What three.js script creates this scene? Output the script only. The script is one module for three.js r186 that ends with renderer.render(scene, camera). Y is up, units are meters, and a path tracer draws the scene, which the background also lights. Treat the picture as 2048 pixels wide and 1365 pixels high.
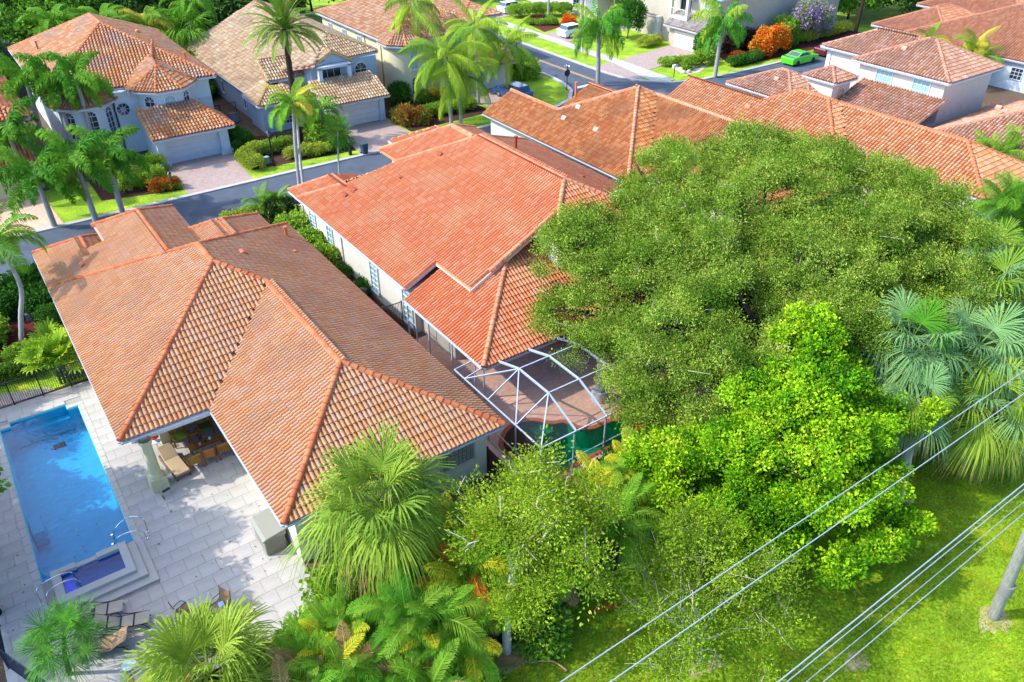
import * as THREE from 'three';
import { Sky } from 'three/addons/objects/Sky.js';
import { mergeGeometries } from 'three/addons/utils/BufferGeometryUtils.js';
import { RoundedBoxGeometry } from 'three/addons/geometries/RoundedBoxGeometry.js';
import { ImprovedNoise } from 'three/addons/math/ImprovedNoise.js';

// ---------------------------------------------------------------- camera, sky, sun, exposure
const scene = new THREE.Scene();
const camera = new THREE.PerspectiveCamera(46.2, 1024 / 682, 0.5, 900);
camera.rotation.order = 'YXZ';
camera.position.set(0, 28, 0);                       // a drone 28 m above the back lawn
camera.rotation.set(-Math.atan(1082 / 1600), -35.4 * Math.PI / 180, 0);
scene.add(camera);
const renderer = new THREE.WebGLRenderer({ antialias: true });
renderer.setSize(1024, 682);
renderer.toneMapping = THREE.LinearToneMapping;
renderer.toneMappingExposure = 2.6;
renderer.shadowMap.enabled = true;
const SUN = new THREE.Vector3(-0.66, 0.665, -0.35).normalize();
const sky = new Sky(); sky.name = 'sky'; sky.scale.setScalar(800);
sky.userData.kind = 'structure';
sky.material.uniforms.sunPosition.value.copy(SUN);
sky.material.uniforms.turbidity.value = 3; sky.material.uniforms.rayleigh.value = 1.1;
sky.material.uniforms.mieCoefficient.value = 0.004;
sky.material.uniforms.cloudCoverage.value = 0.55; sky.material.uniforms.cloudDensity.value = 0.5; sky.material.uniforms.cloudElevation.value = 0.5;
scene.add(sky);
scene.environmentIntensity = 0.3;
const sun = new THREE.DirectionalLight(new THREE.Color(1, 0.955, 0.86), 2.1);
sun.position.copy(SUN).multiplyScalar(150).add(new THREE.Vector3(40, 0, -50));
sun.target.position.set(40, 0, -50);
sun.castShadow = true; sun.shadow.mapSize.set(4096, 4096);
Object.assign(sun.shadow.camera, { left: -110, right: 110, top: 110, bottom: -110, near: 1, far: 400 });
scene.add(sun, sun.target);

// ---------------------------------------------------------------- helpers
let seed = 12345;
const rnd = () => { seed = (seed + 0x6D2B79F5) | 0; let t = Math.imul(seed ^ (seed >>> 15), 1 | seed); t = (t + Math.imul(t ^ (t >>> 7), 61 | t)) ^ t; return ((t ^ (t >>> 14)) >>> 0) / 4294967296; };
const rr = (a, b) => a + (b - a) * rnd();
const pick = a => a[Math.floor(rnd() * a.length)];
const noise = new ImprovedNoise();
const V = (x, y, z) => new THREE.Vector3(x, y, z);
const PI = Math.PI;
const used = new Map();
function numbered(n) { const k = used.get(n) || 0; used.set(n, k + 1); return k ? n + '_' + String(k).padStart(3, '0') : n; }
function tag(o, label, category, group, kind) {
  if (label) o.userData.label = label; if (category) o.userData.category = category;
  if (group) o.userData.group = group; if (kind) o.userData.kind = kind; return o;
}
function thing(name, label, category, pos = [0, 0, 0], turn = 0, group) {
  seed = 7; for (const ch of name + label) seed = (Math.imul(seed, 31) + ch.charCodeAt(0)) | 0;
  const o = new THREE.Group(); o.name = numbered(name); scene.add(o);
  o.position.set(...pos); o.rotation.y = turn; return tag(o, label, category, group);
}
function shade(m) { m.castShadow = true; m.receiveShadow = true; return m; }
function clean(g) {
  if (g.index) g = g.toNonIndexed();
  for (const k of Object.keys(g.attributes)) if (!['position', 'normal', 'uv'].includes(k)) g.deleteAttribute(k);
  if (!g.attributes.normal) g.computeVertexNormals();
  if (!g.attributes.uv) g.setAttribute('uv', new THREE.BufferAttribute(new Float32Array(g.attributes.position.count * 2), 2));
  g.clearGroups && g.clearGroups(); return g;
}
// uv in metres, from the side each face looks to
function metric(g) {
  const p = g.attributes.position, n = g.attributes.normal, u = g.attributes.uv;
  for (let i = 0; i < p.count; i++) {
    const ax = Math.abs(n.getX(i)), ay = Math.abs(n.getY(i)), az = Math.abs(n.getZ(i));
    if (ay >= ax && ay >= az) u.setXY(i, p.getX(i), p.getZ(i));
    else if (ax > az) u.setXY(i, p.getZ(i), p.getY(i)); else u.setXY(i, p.getX(i), p.getY(i));
  }
  return g;
}
function join(list) { const l = list.map(clean); return l.length === 1 ? l[0] : mergeGeometries(l, false); }
// part: geometry given in the thing's own frame
function part(name, geos, mat, parent, uvm = true) {
  const g = join(Array.isArray(geos) ? geos : [geos]); if (uvm) metric(g);
  const m = shade(new THREE.Mesh(g, mat)); m.name = name; parent.add(m); return m;
}
// wpart: geometry given in world coordinates, thing not turned
function wpart(name, geos, mat, parent, uvm = true) {
  const g = join(Array.isArray(geos) ? geos : [geos]); if (uvm) metric(g);
  let p = V(0, 0, 0); for (let q = parent; q && q !== scene; q = q.parent) p.add(q.position);
  g.translate(-p.x, -p.y, -p.z);
  const m = shade(new THREE.Mesh(g, mat)); m.name = name; parent.add(m); return m;
}
const solo = (name, geos, mat, label, category, group, kind) => { const m = part(kind ? name : numbered(name), geos, mat, scene); return tag(m, label, category, group, kind); };
const ground = (name, geos, mat) => { const m = part(numbered(name), geos, mat, scene); m.userData.kind = 'structure'; return m; };
function box(x0, x1, y0, y1, z0, z1) { const g = new THREE.BoxGeometry(Math.abs(x1 - x0), Math.abs(y1 - y0), Math.abs(z1 - z0)); return g.translate((x0 + x1) / 2, (y0 + y1) / 2, (z0 + z1) / 2); }
function rbox(x0, x1, y0, y1, z0, z1, r = 0.03, s = 2) { const g = new RoundedBoxGeometry(x1 - x0, y1 - y0, z1 - z0, s, r); return g.translate((x0 + x1) / 2, (y0 + y1) / 2, (z0 + z1) / 2); }
function bar(a, b, w, h = w) { // box beam between two points
  const d = V().subVectors(b, a), L = d.length(); const g = new THREE.BoxGeometry(w, h, L);
  const m = new THREE.Matrix4().lookAt(b, a, Math.abs(d.y) > 0.98 * L ? V(0, 0, 1) : V(0, 1, 0)); g.applyMatrix4(m);
  return g.translate((a.x + b.x) / 2, (a.y + b.y) / 2, (a.z + b.z) / 2);
}
function rod(a, b, r0, r1 = r0, n = 7) {
  const d = V().subVectors(b, a), L = d.length(); const g = new THREE.CylinderGeometry(r1, r0, L, n, 1);
  g.applyQuaternion(new THREE.Quaternion().setFromUnitVectors(V(0, 1, 0), d.normalize()));
  return g.translate((a.x + b.x) / 2, (a.y + b.y) / 2, (a.z + b.z) / 2);
}
function tube(pts, r, n = 6, seg = pts.length * 4) { return new THREE.TubeGeometry(new THREE.CatmullRomCurve3(pts.map(p => p.isVector3 ? p : V(...p))), seg, r, n); }
function taperTube(pts, r0, r1, n = 8, seg = 12, bump = 0) {
  const c = new THREE.CatmullRomCurve3(pts); const g = new THREE.TubeGeometry(c, seg, 1, n); const p = g.attributes.position;
  for (let i = 0; i <= seg; i++) { const o = c.getPointAt(i / seg); const r = (r0 + (r1 - r0) * i / seg) * (1 + bump * ((i % 2) ? 1 : -1));
    for (let j = 0; j <= n; j++) { const k = i * (n + 1) + j; p.setXYZ(k, o.x + (p.getX(k) - o.x) * r, o.y + (p.getY(k) - o.y) * r, o.z + (p.getZ(k) - o.z) * r); } }
  g.computeVertexNormals(); return g;
}
function flat(pts, y, th = 0) { // polygon on the ground, pts = [x, z]
  const s = new THREE.Shape(pts.map(([x, z]) => new THREE.Vector2(x, -z)));
  const g = th ? new THREE.ExtrudeGeometry(s, { depth: th, bevelEnabled: false }) : new THREE.ShapeGeometry(s);
  return g.rotateX(-PI / 2).translate(0, y, 0);
}
const rect = (x0, x1, z0, z1) => [[x0, z0], [x1, z0], [x1, z1], [x0, z1]];

// ---------------------------------------------------------------- textures and materials
function fbm(x, y, z, o = 4) { let a = 0, s = 1, t = 0; for (let i = 0; i < o; i++) { a += s * noise.noise(x, y, z + i * 7.3); t += s; x *= 2.03; y *= 2.03; s *= 0.5; } return a / t; }
const periodic = (f, u, v, P) => { // tileable on [0,P)
  const a = u / P, b = v / P; return f(u, v) * (1 - a) * (1 - b) + f(u - P, v) * a * (1 - b) + f(u, v - P) * (1 - a) * b + f(u - P, v - P) * a * b; };
function tex(size, metres, fn, srgb = true) {
  const d = new Uint8Array(size * size * 4);
  for (let j = 0; j < size; j++) for (let i = 0; i < size; i++) { const c = fn(i / size, j / size, i, j); const k = (j * size + i) * 4; d[k] = Math.max(0, Math.min(255, c[0])); d[k + 1] = Math.max(0, Math.min(255, c[1])); d[k + 2] = Math.max(0, Math.min(255, c[2])); d[k + 3] = 255; }
  const t = new THREE.DataTexture(d, size, size); t.wrapS = t.wrapT = THREE.RepeatWrapping; t.magFilter = THREE.LinearFilter; t.minFilter = THREE.LinearMipmapLinearFilter; t.generateMipmaps = true;
  if (srgb) t.colorSpace = THREE.SRGBColorSpace; t.repeat.set(1 / metres, 1 / metres); t.needsUpdate = true; return t;
}
// a grey modulation map (mean near 'mid') of soft stains and grain
function grain(size, metres, amp, coarse, fine, mid = 225, s = 0) {
  return tex(size, metres, (u, v) => { const c = periodic((x, y) => fbm(x, y, s), u * coarse, v * coarse, coarse), f = periodic((x, y) => fbm(x, y, s + 40, 2), u * fine, v * fine, fine);
    const k = mid + amp * 255 * (c * 1.3 + f * 0.8) ; return [k, k, k]; });
}
const T = {
  stucco: grain(256, 3, 0.07, 5, 60, 238, 1), concrete: grain(256, 4, 0.13, 6, 60, 225, 2), asphalt: grain(512, 9, 0.2, 7, 120, 215, 3),
  clay: grain(128, 1.1, 0.16, 7, 30, 225, 4), deck: grain(512, 5, 0.07, 6, 90, 238, 5), wood: tex(128, 0.6, (u, v) => { const g = 215 + 30 * Math.sin(40 * u + 6 * fbm(u * 6, v * 1.5, 1)) * 0.5 + 50 * fbm(u * 30, v * 3, 9); return [g, g, g]; }),
};
T.ripple = tex(256, 2.4, (u, v) => { const k = 128 + 150 * periodic((x, y) => fbm(x, y, 91, 3), u * 9, v * 9, 9); return [k, k, k]; }, false);
const grassTex = (s, a) => tex(512, 11, (u, v) => {
  const c = periodic((x, y) => fbm(x, y, s, 4), u * 6, v * 6, 6), f = periodic((x, y) => fbm(x, y, s + 9, 3), u * 90, v * 90, 90), b = periodic((x, y) => fbm(x, y, s + 20, 3), u * 15, v * 15, 15);
  const k = 1 + 0.5 * c + 0.75 * f; const dry = Math.max(0, b * 1.6 + c * 0.7 - 0.12);
  return [a[0] * k + 90 * dry, a[1] * k + 12 * dry, a[2] * k + 40 * dry]; });
T.lawn = grassTex(11, [132, 162, 10]); T.grass = grassTex(31, [122, 152, 8]);
T.soil = tex(256, 3, (u, v) => { const c = periodic((x, y) => fbm(x, y, 60, 4), u * 8, v * 8, 8), f = periodic((x, y) => fbm(x, y, 70, 2), u * 60, v * 60, 60); const k = 1 + 0.6 * c + 0.7 * f; return [96 * k, 74 * k, 52 * k]; });
// paver courses far below ten pixels each: colour and joints only
function paverTex(size, metres, nx, ny, base, varn, joint) {
  const col = {}; return tex(size, metres, (u, v) => {
    const j = Math.floor(v * ny), off = (j % 2) * 0.5, x = (u * nx + off) % nx, i = Math.floor(x); const key = i + '_' + j;
    if (!col[key]) { const r = rnd(); col[key] = [1 + varn * (rnd() - 0.5), 1 + varn * (r - 0.5), 1 + varn * (r - 0.5)]; }
    const fx = x - i, fy = v * ny - j; const e = (fx < 0.05 || fy < 0.09) ? joint : 1; const n = 1 + 0.12 * periodic((a, b) => fbm(a, b, 3, 3), u * 6, v * 6, 6);
    return base.map((b, q) => b * col[key][q] * e * n); });
}
T.paver = paverTex(512, 3.2, 16, 32, [205, 178, 164], 0.16, 0.86); T.brick = paverTex(512, 3, 14, 28, [222, 172, 142], 0.14, 0.88);
const std = (color, o = {}) => new THREE.MeshStandardMaterial({ color, roughness: 0.85, ...o });
const lin = (r, g, b) => new THREE.Color().setRGB(r, g, b);
const M = {
  white: std('#d5d7d3', { map: T.stucco, roughness: 0.6 }), fascia: std('#cfd2d2', { roughness: 0.5 }), brownFascia: std('#5d5a58', { roughness: 0.5 }),
  cream: std('#d8ceb6', { map: T.stucco, bumpMap: T.stucco, bumpScale: 0.01 }), creamB: std('#d8d0bd', { map: T.stucco, bumpMap: T.stucco, bumpScale: 0.01 }), tanWall: std('#f2e9cc', { map: T.stucco, bumpMap: T.stucco, bumpScale: 0.01 }),
  ltBlue: std('#d2d8d6', { map: T.stucco }), blue: std('#b2bcc4', { map: T.stucco }), trimBlue: std('#ccd5d9', { map: T.stucco }), trimWhite: std('#d2d0c9', { map: T.stucco }),
  yellowWall: std('#e8d9ac', { map: T.stucco }), beige: std('#c3b49a', { map: T.stucco }), beigeTrim: std('#d9d0bd', { map: T.stucco }), peach: std('#d9c7b0', { map: T.stucco }), grayBlue: std('#c8d2d8', { map: T.stucco }),
  glass: new THREE.MeshPhysicalMaterial({ color: '#26343c', roughness: 0.06, metalness: 0, specularIntensity: 1, clearcoat: 1, clearcoatRoughness: 0.03 }),
  glassPale: new THREE.MeshPhysicalMaterial({ color: '#8fb0ae', roughness: 0.1, clearcoat: 1 }),
  glassBlock: new THREE.MeshPhysicalMaterial({ color: '#8d9184', roughness: 0.2, clearcoat: 0.8, clearcoatRoughness: 0.1 }),
  asphalt: std('#5a636e', { map: T.asphalt, bumpMap: T.asphalt, bumpScale: 0.01, roughness: 0.92 }), concrete: std('#cdc5b8', { map: T.concrete }), paver: std('#d2d0ce', { map: T.paver }), brick: std('#ffffff', { map: T.brick }),
  lawn: std('#ffffff', { map: T.lawn, roughness: 1 }), grass: std('#ffffff', { map: T.grass, roughness: 1 }), soil: std('#ffffff', { map: T.soil, roughness: 1 }), mulch: std('#b07c62', { map: T.soil, roughness: 1 }), redMulch: std('#e0614a', { map: T.soil, roughness: 1 }), pebble: std('#ffe9cf', { map: T.concrete }),
  deck: std('#b9b0a3', { map: T.deck, roughness: 0.8 }), joint: std('#b0a79b', { map: T.concrete }), coping: std('#bfb7aa', { map: T.deck }),
  gutter: std('#b4b8bb', { roughness: 0.5 }), black: std('#141518', { roughness: 0.4 }), blackMesh: std('#0a0c10', { roughness: 0.9, map: T.stucco }), bronze: std('#2b2522', { roughness: 0.45, metalness: 0.3 }), alu: std('#adb3bb', { roughness: 0.35 }), steel: std('#c9cdd0', { metalness: 1, roughness: 0.22 }),
  teak: std('#c47a2f', { map: T.wood, roughness: 0.55 }), teakDark: std('#a35a24', { map: T.wood, roughness: 0.55 }), lime: std('#86a62a', { map: T.stucco }), limeDark: std('#41611c'), tan: std('#c2a47c', { map: T.stucco }), sling: std('#b5a58d', { map: T.stucco }), slingDark: std('#8b6c4c', { map: T.stucco }), navy: std('#232a3c'),
  resin: std('#7a7663', { roughness: 0.6 }), resinLid: std('#868270', { roughness: 0.55 }), yellow: std('#dba93c', { roughness: 0.8 }), whitePaint: std('#dfe3e4', { roughness: 0.8 }),
  screen: std('#2e2e38', { transparent: true, opacity: 0.27, roughness: 0.9, side: THREE.DoubleSide }), greenBox: std('#3c6b45', { roughness: 0.6 }), binBlue: std('#254a58', { roughness: 0.5 }),
  bark: std('#8a8074', { map: T.soil, roughness: 1 }), barkPale: std('#c3b8a4', { map: T.concrete, bumpMap: T.concrete, bumpScale: 0.04 }), palmTrunk: std('#a3937c', { map: T.concrete, bumpMap: T.concrete, bumpScale: 0.05 }), palmGray: std('#b4aca2', { map: T.concrete }), palmBrown: std('#8d6a4e', { map: T.soil }), shaft: std('#7fae4a', { roughness: 0.5 }), twig: std('#b9ab92'),
  mortar: std('#d99b80', { map: T.clay }), poleWood: std('#a39b88', { map: T.wood, roughness: 0.95 }), wire: std('#9ba1a6', { roughness: 0.5 }), blueFlower: std('#6d7fb0'),
};
// ---------------------------------------------------------------- clay tile roofs
function barrelGeo(w, L, r, n, lip) { // one cover tile: half barrel, flat pan beside it, thick lower lip
  const prof = []; const pan = (w - 2 * r) / 2;
  prof.push([0, 0.006]); for (let i = 0; i <= n; i++) { const a = PI - PI * i / n; prof.push([w / 2 + Math.cos(a) * r, 0.012 + Math.sin(a) * r * 1.3]); } prof.push([w, 0.012]);
  const pos = [], uv = []; const q = (a, b, c, d) => { for (const p of [a, b, c, a, c, d]) { pos.push(...p); uv.push(p[0], p[2]); } };
  for (let i = 0; i < prof.length - 1; i++) { const [x0, y0] = prof[i], [x1, y1] = prof[i + 1];
    q([x0, y0 + lip, 0], [x1, y1 + lip, 0], [x1, y1, -L], [x0, y0, -L]);
    q([x0, y0 + lip - 0.016, 0.004], [x1, y1 + lip - 0.016, 0.004], [x1, y1 + lip, 0], [x0, y0 + lip, 0]); q([x1, y1 + lip - 0.016, 0.004], [x0, y0 + lip - 0.016, 0.004], [x0, y0 + lip - .02, -.09], [x1, y1 + lip - .02, -.09]); }
  const g = new THREE.BufferGeometry(); g.setAttribute('position', new THREE.Float32BufferAttribute(pos, 3)); g.setAttribute('uv', new THREE.Float32BufferAttribute(uv, 2)); g.computeVertexNormals(); return g;
}
function capGeo(L, r, n) { // ridge tile along -z, lower end toward +z a little wider
  const pos = [], uv = []; const q = (a, b, c, d) => { for (const p of [a, b, c, a, c, d]) { pos.push(...p); uv.push(p[0], p[2]); } };
  const P = (i, R, z, dy) => { const a = PI * 1.06 - PI * 1.12 * i / n; return [Math.cos(a) * R, Math.sin(a) * R * 0.9 + dy, z]; };
  for (let i = 0; i < n; i++) { q(P(i, r, 0, 0.025), P(i + 1, r, 0, 0.025), P(i + 1, r * 0.84, -L, 0), P(i, r * 0.84, -L, 0)); q(P(i, r * 0.82, 0, 0.01), P(i + 1, r * 0.82, 0, 0.01), P(i + 1, r, 0, 0.025), P(i, r, 0, 0.025)); }
  const g = new THREE.BufferGeometry(); g.setAttribute('position', new THREE.Float32BufferAttribute(pos, 3)); g.setAttribute('uv', new THREE.Float32BufferAttribute(uv, 2)); g.computeVertexNormals(); return g;
}
const TW = 0.225, TE = 0.43;
const tileNear = barrelGeo(TW, TE + 0.05, 0.084, 6, 0.052), tileFar = barrelGeo(TW * 1.35, TE + 0.05, 0.115, 5, 0.075), cap = capGeo(0.44, 0.15, 8);
const CAM = V(0, 28, 0);
const inside = (p, poly) => { let c = false; for (let i = 0, j = poly.length - 1; i < poly.length; j = i++) { const a = poly[i], b = poly[j]; if ((a[1] > p[1]) !== (b[1] > p[1]) && p[0] < (b[0] - a[0]) * (p[1] - a[1]) / (b[1] - a[1]) + a[0]) c = !c; } return c; };
function clayMats(cols) { return cols.map(c => std(c, { map: T.clay, roughness: 1 })); }
const up = V(0, 1, 0);
// faces: lists of [x, h, z]; the first two points are the eave. caps: pairs of points. All in world coordinates, thing not turned.
function roof(house, faces, caps, o) {
  const P = house.position, tw = o.near ? TW : TW * 1.35, geo = o.near ? tileNear : tileFar;
  const tiles = [], deck = [], fasc = [], gut = [];
  for (const F of faces) {
    const pts = F.map(p => V(...p)); const n = V(0, 0, 0);
    for (let i = 0; i < pts.length; i++) { const a = pts[i], b = pts[(i + 1) % pts.length]; n.x += (a.y - b.y) * (a.z + b.z); n.y += (a.z - b.z) * (a.x + b.x); n.z += (a.x - b.x) * (a.y + b.y); }
    n.normalize(); if (n.y < 0) n.negate();
    let o0 = pts[0], u = V().subVectors(pts[1], pts[0]).normalize(); let v = V().crossVectors(n, u); if (v.y < 0) { u.negate(); v.negate(); o0 = pts[1]; }
    const q2 = pts.map(p => { const d = V().subVectors(p, o0); return [d.dot(u), d.dot(v)]; });
    const us = q2.map(q => q[0]), vs = q2.map(q => q[1]), u0 = Math.min(...us), u1 = Math.max(...us), v1 = Math.max(...vs);
    // deck slab under the tiles
    const tri = THREE.ShapeUtils.triangulateShape(q2.map(q => new THREE.Vector2(...q)), []); const pos = [];
    const top = pts.map(p => p.clone().addScaledVector(n, -0.012)), bot = pts.map(p => p.clone().add(V(0, -0.16, 0)));
    for (const t of tri) { let [a, b, c] = t; const nn = V().crossVectors(V().subVectors(top[b], top[a]), V().subVectors(top[c], top[a])); if (nn.y < 0) [b, c] = [c, b];
      for (const k of [a, b, c]) pos.push(...top[k].toArray()); for (const k of [a, c, b]) pos.push(...bot[k].toArray()); }
    for (let i = 0; i < pts.length; i++) { const j = (i + 1) % pts.length; for (const p of [top[i], top[j], bot[j], top[i], bot[j], bot[i]]) pos.push(...p.toArray()); }
    const dg = new THREE.BufferGeometry(); dg.setAttribute('position', new THREE.Float32BufferAttribute(pos, 3)); deck.push(dg);
    // fascia and gutter under the eave edge
    if (!F.noEave) { const out = V(-v.x, 0, -v.z).normalize(); const a = pts[0].clone().addScaledVector(out, 0.015), b = pts[1].clone().addScaledVector(out, 0.015); a.y -= 0.13; b.y -= 0.13; fasc.push(bar(a, b, 0.04, 0.2)); const a2 = a.clone().addScaledVector(out, 0.075), b2 = b.clone().addScaledVector(out, 0.075); a2.y += 0.055; b2.y += 0.055; if (o.gutter !== false) gut.push(bar(a2, b2, 0.09, 0.07)); }
    // tiles
    const nu = Math.floor(u0 / tw), B = new THREE.Matrix4().makeBasis(u, n, v.clone().negate());
    for (let j = 0; j * TE < v1; j++) for (let i = nu; i * tw < u1; i++) {
      const cu = (i + 0.5) * tw, cv = (j + 0.5) * TE; if (!inside([cu, Math.min(cv, v1 - 0.02)], q2)) continue;
      const p = o0.clone().addScaledVector(u, i * tw).addScaledVector(v, j * TE - 0.05).sub(P); const m = B.clone().setPosition(p.addScaledVector(n, rr(-0.004, 0.004)));
      tiles.push({ m, d: p.add(P).distanceTo(CAM), c: Math.floor(rnd() * o.cols.length), k: noise.noise(cu * 0.35 + P.x, cv * 0.35, P.z) });
    }
  }
  const R = wpart('roof', deck, o.deckMat || M.mortar, house);
  if (o.pieces) { const mats = clayMats(o.cols); tiles.sort((a, b) => a.d - b.d);
    for (const t of tiles.splice(0, o.pieces)) { const m = shade(new THREE.Mesh(geo, mats[t.c])); m.name = 'tile'; m.applyMatrix4(t.m); R.add(m); } }
  const im = shade(new THREE.InstancedMesh(geo, std('#ffffff', { map: T.clay, roughness: 1 }), tiles.length)); const col = new THREE.Color(), c2 = new THREE.Color();
  tiles.forEach((t, i) => { im.setMatrixAt(i, t.m); col.set(o.cols[t.c]).multiplyScalar(0.95 + 0.1 * rnd()); if (o.stain) col.lerp(c2.set(o.stain), Math.max(0, Math.min(0.4, t.k * .8))); im.setColorAt(i, col); });
  im.name = 'roof_tiles'; im.userData.kind = 'stuff'; R.add(im);
  if (fasc.length) wpart('fascia', fasc, o.fascia || M.fascia, R); if (gut.length) wpart('gutter', gut, o.gutterMat || M.gutter, R);
  // ridge tiles, each lapping the one below, on a bed of mortar
  const bed = [], inst = []; const capMats = clayMats(o.caps || ['#cf7440', '#c96a3a', '#d67f4c']);
  for (let [a, b] of caps) { a = V(...a); b = V(...b); if (a.y > b.y) [a, b] = [b, a]; const d = V().subVectors(b, a), L = d.length(); d.normalize(); const side = V().crossVectors(d, up).normalize(), nn = V().crossVectors(side, d);
    const lift = nn.clone().multiplyScalar(0.075); bed.push(bar(a.clone().addScaledVector(nn, 0.035), b.clone().addScaledVector(nn, 0.035), 0.3, 0.12));
    const N = Math.max(1, Math.round(L / 0.4)), st = L / N; const B = new THREE.Matrix4().makeBasis(side, nn, d.clone().negate());
    for (let i = 0; i < N; i++) { const p = a.clone().addScaledVector(d, i * st - 0.02).add(lift).sub(P); const m = B.clone().setPosition(p.x + rr(-.01, .01), p.y + rr(0, .012), p.z + rr(-.01, .01));
      if (o.capParts) { const k = shade(new THREE.Mesh(cap, pick(capMats))); k.name = 'ridge_tile'; k.applyMatrix4(m); R.add(k); } else inst.push(m); } }
  if (bed.length) wpart('mortar_bed', bed, o.mortar || M.mortar, R);
  if (inst.length) { const im2 = shade(new THREE.InstancedMesh(cap, std('#ffffff', { map: T.clay }), inst.length)); inst.forEach((m, i) => { im2.setMatrixAt(i, m); im2.setColorAt(i, col.set(pick(o.caps || ['#cf7440', '#c96a3a'])).multiplyScalar(rr(.9, 1.1))); }); im2.name = 'ridge_tiles'; im2.userData.kind = 'stuff'; R.add(im2); }
  return R;
}
function hipFaces(x0, x1, z0, z1, h, p) { // hip roof over a box; z0 < z1
  const w = x1 - x0, d = z1 - z0, r = Math.min(w, d) / 2, t = h + p * r; let a, b;
  if (w >= d) { a = [x0 + r, t, (z0 + z1) / 2]; b = [x1 - r, t, (z0 + z1) / 2];
    return { f: [[[x0, h, z1], [x1, h, z1], b, a], [[x1, h, z0], [x0, h, z0], a, b], [[x0, h, z0], [x0, h, z1], a], [[x1, h, z1], [x1, h, z0], b]], c: [[a, b], [[x0, h, z1], a], [[x0, h, z0], a], [[x1, h, z1], b], [[x1, h, z0], b]] }; }
  a = [(x0 + x1) / 2, t, z0 + r]; b = [(x0 + x1) / 2, t, z1 - r];
  return { f: [[[x0, h, z0], [x0, h, z1], b, a], [[x1, h, z1], [x1, h, z0], a, b], [[x0, h, z1], [x1, h, z1], b], [[x1, h, z0], [x0, h, z0], a]], c: [[a, b], [[x0, h, z1], b], [[x1, h, z1], b], [[x0, h, z0], a], [[x1, h, z0], a]] };
}
function roofPipe(R, house, x, h, z, H, mat) { const P = house.position; wpart('vent_pipe', [rod(V(x, h - 0.3, z), V(x, h + H, z), 0.11, 0.11, 12), rod(V(x, h + H - 0.02, z), V(x, h + H + 0.06, z), 0.15, 0.15, 12)], mat, R); }
function roofVent(R, x, h, z, dir, mat) { // barrel hood lying on the slope, open end down-slope
  const g = new THREE.CylinderGeometry(0.2, 0.2, 0.5, 12, 1, false, 0, PI); g.rotateX(PI / 2); g.rotateZ(PI / 2); g.rotateY(dir); g.translate(x, h + 0.06, z); wpart('roof_vent', [g, box(x - .26, x + .26, h - .06, h + 0.05, z - .26, z + .26)], mat, R); }
// ---------------------------------------------------------------- windows and doors, built facing +z then turned
const FACE = { 'z+': 0, 'x+': PI / 2, 'z-': PI, 'x-': -PI / 2 };
function opening(name, house, x, y, z, dir, w, h, o = {}) {
  const g = [], P = house.position, f = o.f ?? 0.07, mat = o.frame || M.fascia; const y0 = -h / 2, y1 = h / 2; let glass;
  if (o.arch) { const r = w / 2, yc = y1 - r; const s = new THREE.Shape(); s.moveTo(-r, y0); s.lineTo(r, y0); s.lineTo(r, yc); s.absarc(0, yc, r, 0, PI, false); s.lineTo(-r, y0);
    const R = r + f * 1.6, S = new THREE.Shape(); S.moveTo(-R, y0 - f); S.lineTo(R, y0 - f); S.lineTo(R, yc); S.absarc(0, yc, R, 0, PI, false); S.lineTo(-R, y0 - f); S.holes.push(s);
    g.push(new THREE.ExtrudeGeometry(S, { depth: 0.09, bevelEnabled: false, curveSegments: 14 })); glass = new THREE.ShapeGeometry(s, 14).translate(0, 0, 0.012);
    for (let i = 1; i < 4; i++) { const a = PI * i / 4; g.push(bar(V(0, yc, .035), V(Math.cos(a) * r, yc + Math.sin(a) * r, .035), 0.03, 0.03)); }
    g.push(box(-r, r, yc - .025, yc + .025, 0.01, 0.055)); const n = o.rows || 3; for (let i = 1; i < n; i++) g.push(box(-r, r, y0 + (yc - y0) * i / n - .018, y0 + (yc - y0) * i / n + .018, 0.01, .05)); if (o.cols !== 1) g.push(box(-.018, .018, y0, yc, .012, .052));
    g.push(box(-R - .05, R + .05, y0 - f - .1, y0 - f + .001, 0, .16));
  } else { g.push(box(-w / 2 - f, w / 2 + f, y1, y1 + f, 0, .09), box(-w / 2 - f, w / 2 + f, y0 - f, y0, 0, .12), box(-w / 2 - f, -w / 2, y0, y1, 0.001, .088), box(w / 2, w / 2 + f, y0, y1, 0.001, .088));
    const n = o.rows || 1, c = o.cols || 1; for (let i = 1; i < n; i++) g.push(box(-w / 2, w / 2, y0 + h * i / n - .018, y0 + h * i / n + .018, 0.01, .05)); for (let i = 1; i < c; i++) g.push(box(-w / 2 + w * i / c - .018, -w / 2 + w * i / c + .018, y0, y1, .012, .052));
    glass = new THREE.PlaneGeometry(w, h).translate(0, 0, .012); }
  const m = part(name, g, mat, house); m.position.set(x - P.x, y - P.y, z - P.z); m.rotation.y = FACE[dir]; const pn = part(o.pane || 'pane', glass, o.glass || M.glass, m); return m;
}
function garageDoor(house, x, z, dir, w, h, mat, rows = 4) { const P = house.position; const g = []; const m = part('garage_door', [box(-w / 2, w / 2, 0, h, -.04, .02)], mat, house); m.position.set(x - P.x, 0.01 - P.y, z - P.z); m.rotation.y = FACE[dir];
  for (let i = 0; i < rows; i++) part('panel', [rbox(-w / 2 + .03, w / 2 - .03, h * i / rows + .015, h * (i + 1) / rows - .015, .02, .05, .012, 1)], mat, m); return m; }
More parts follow.
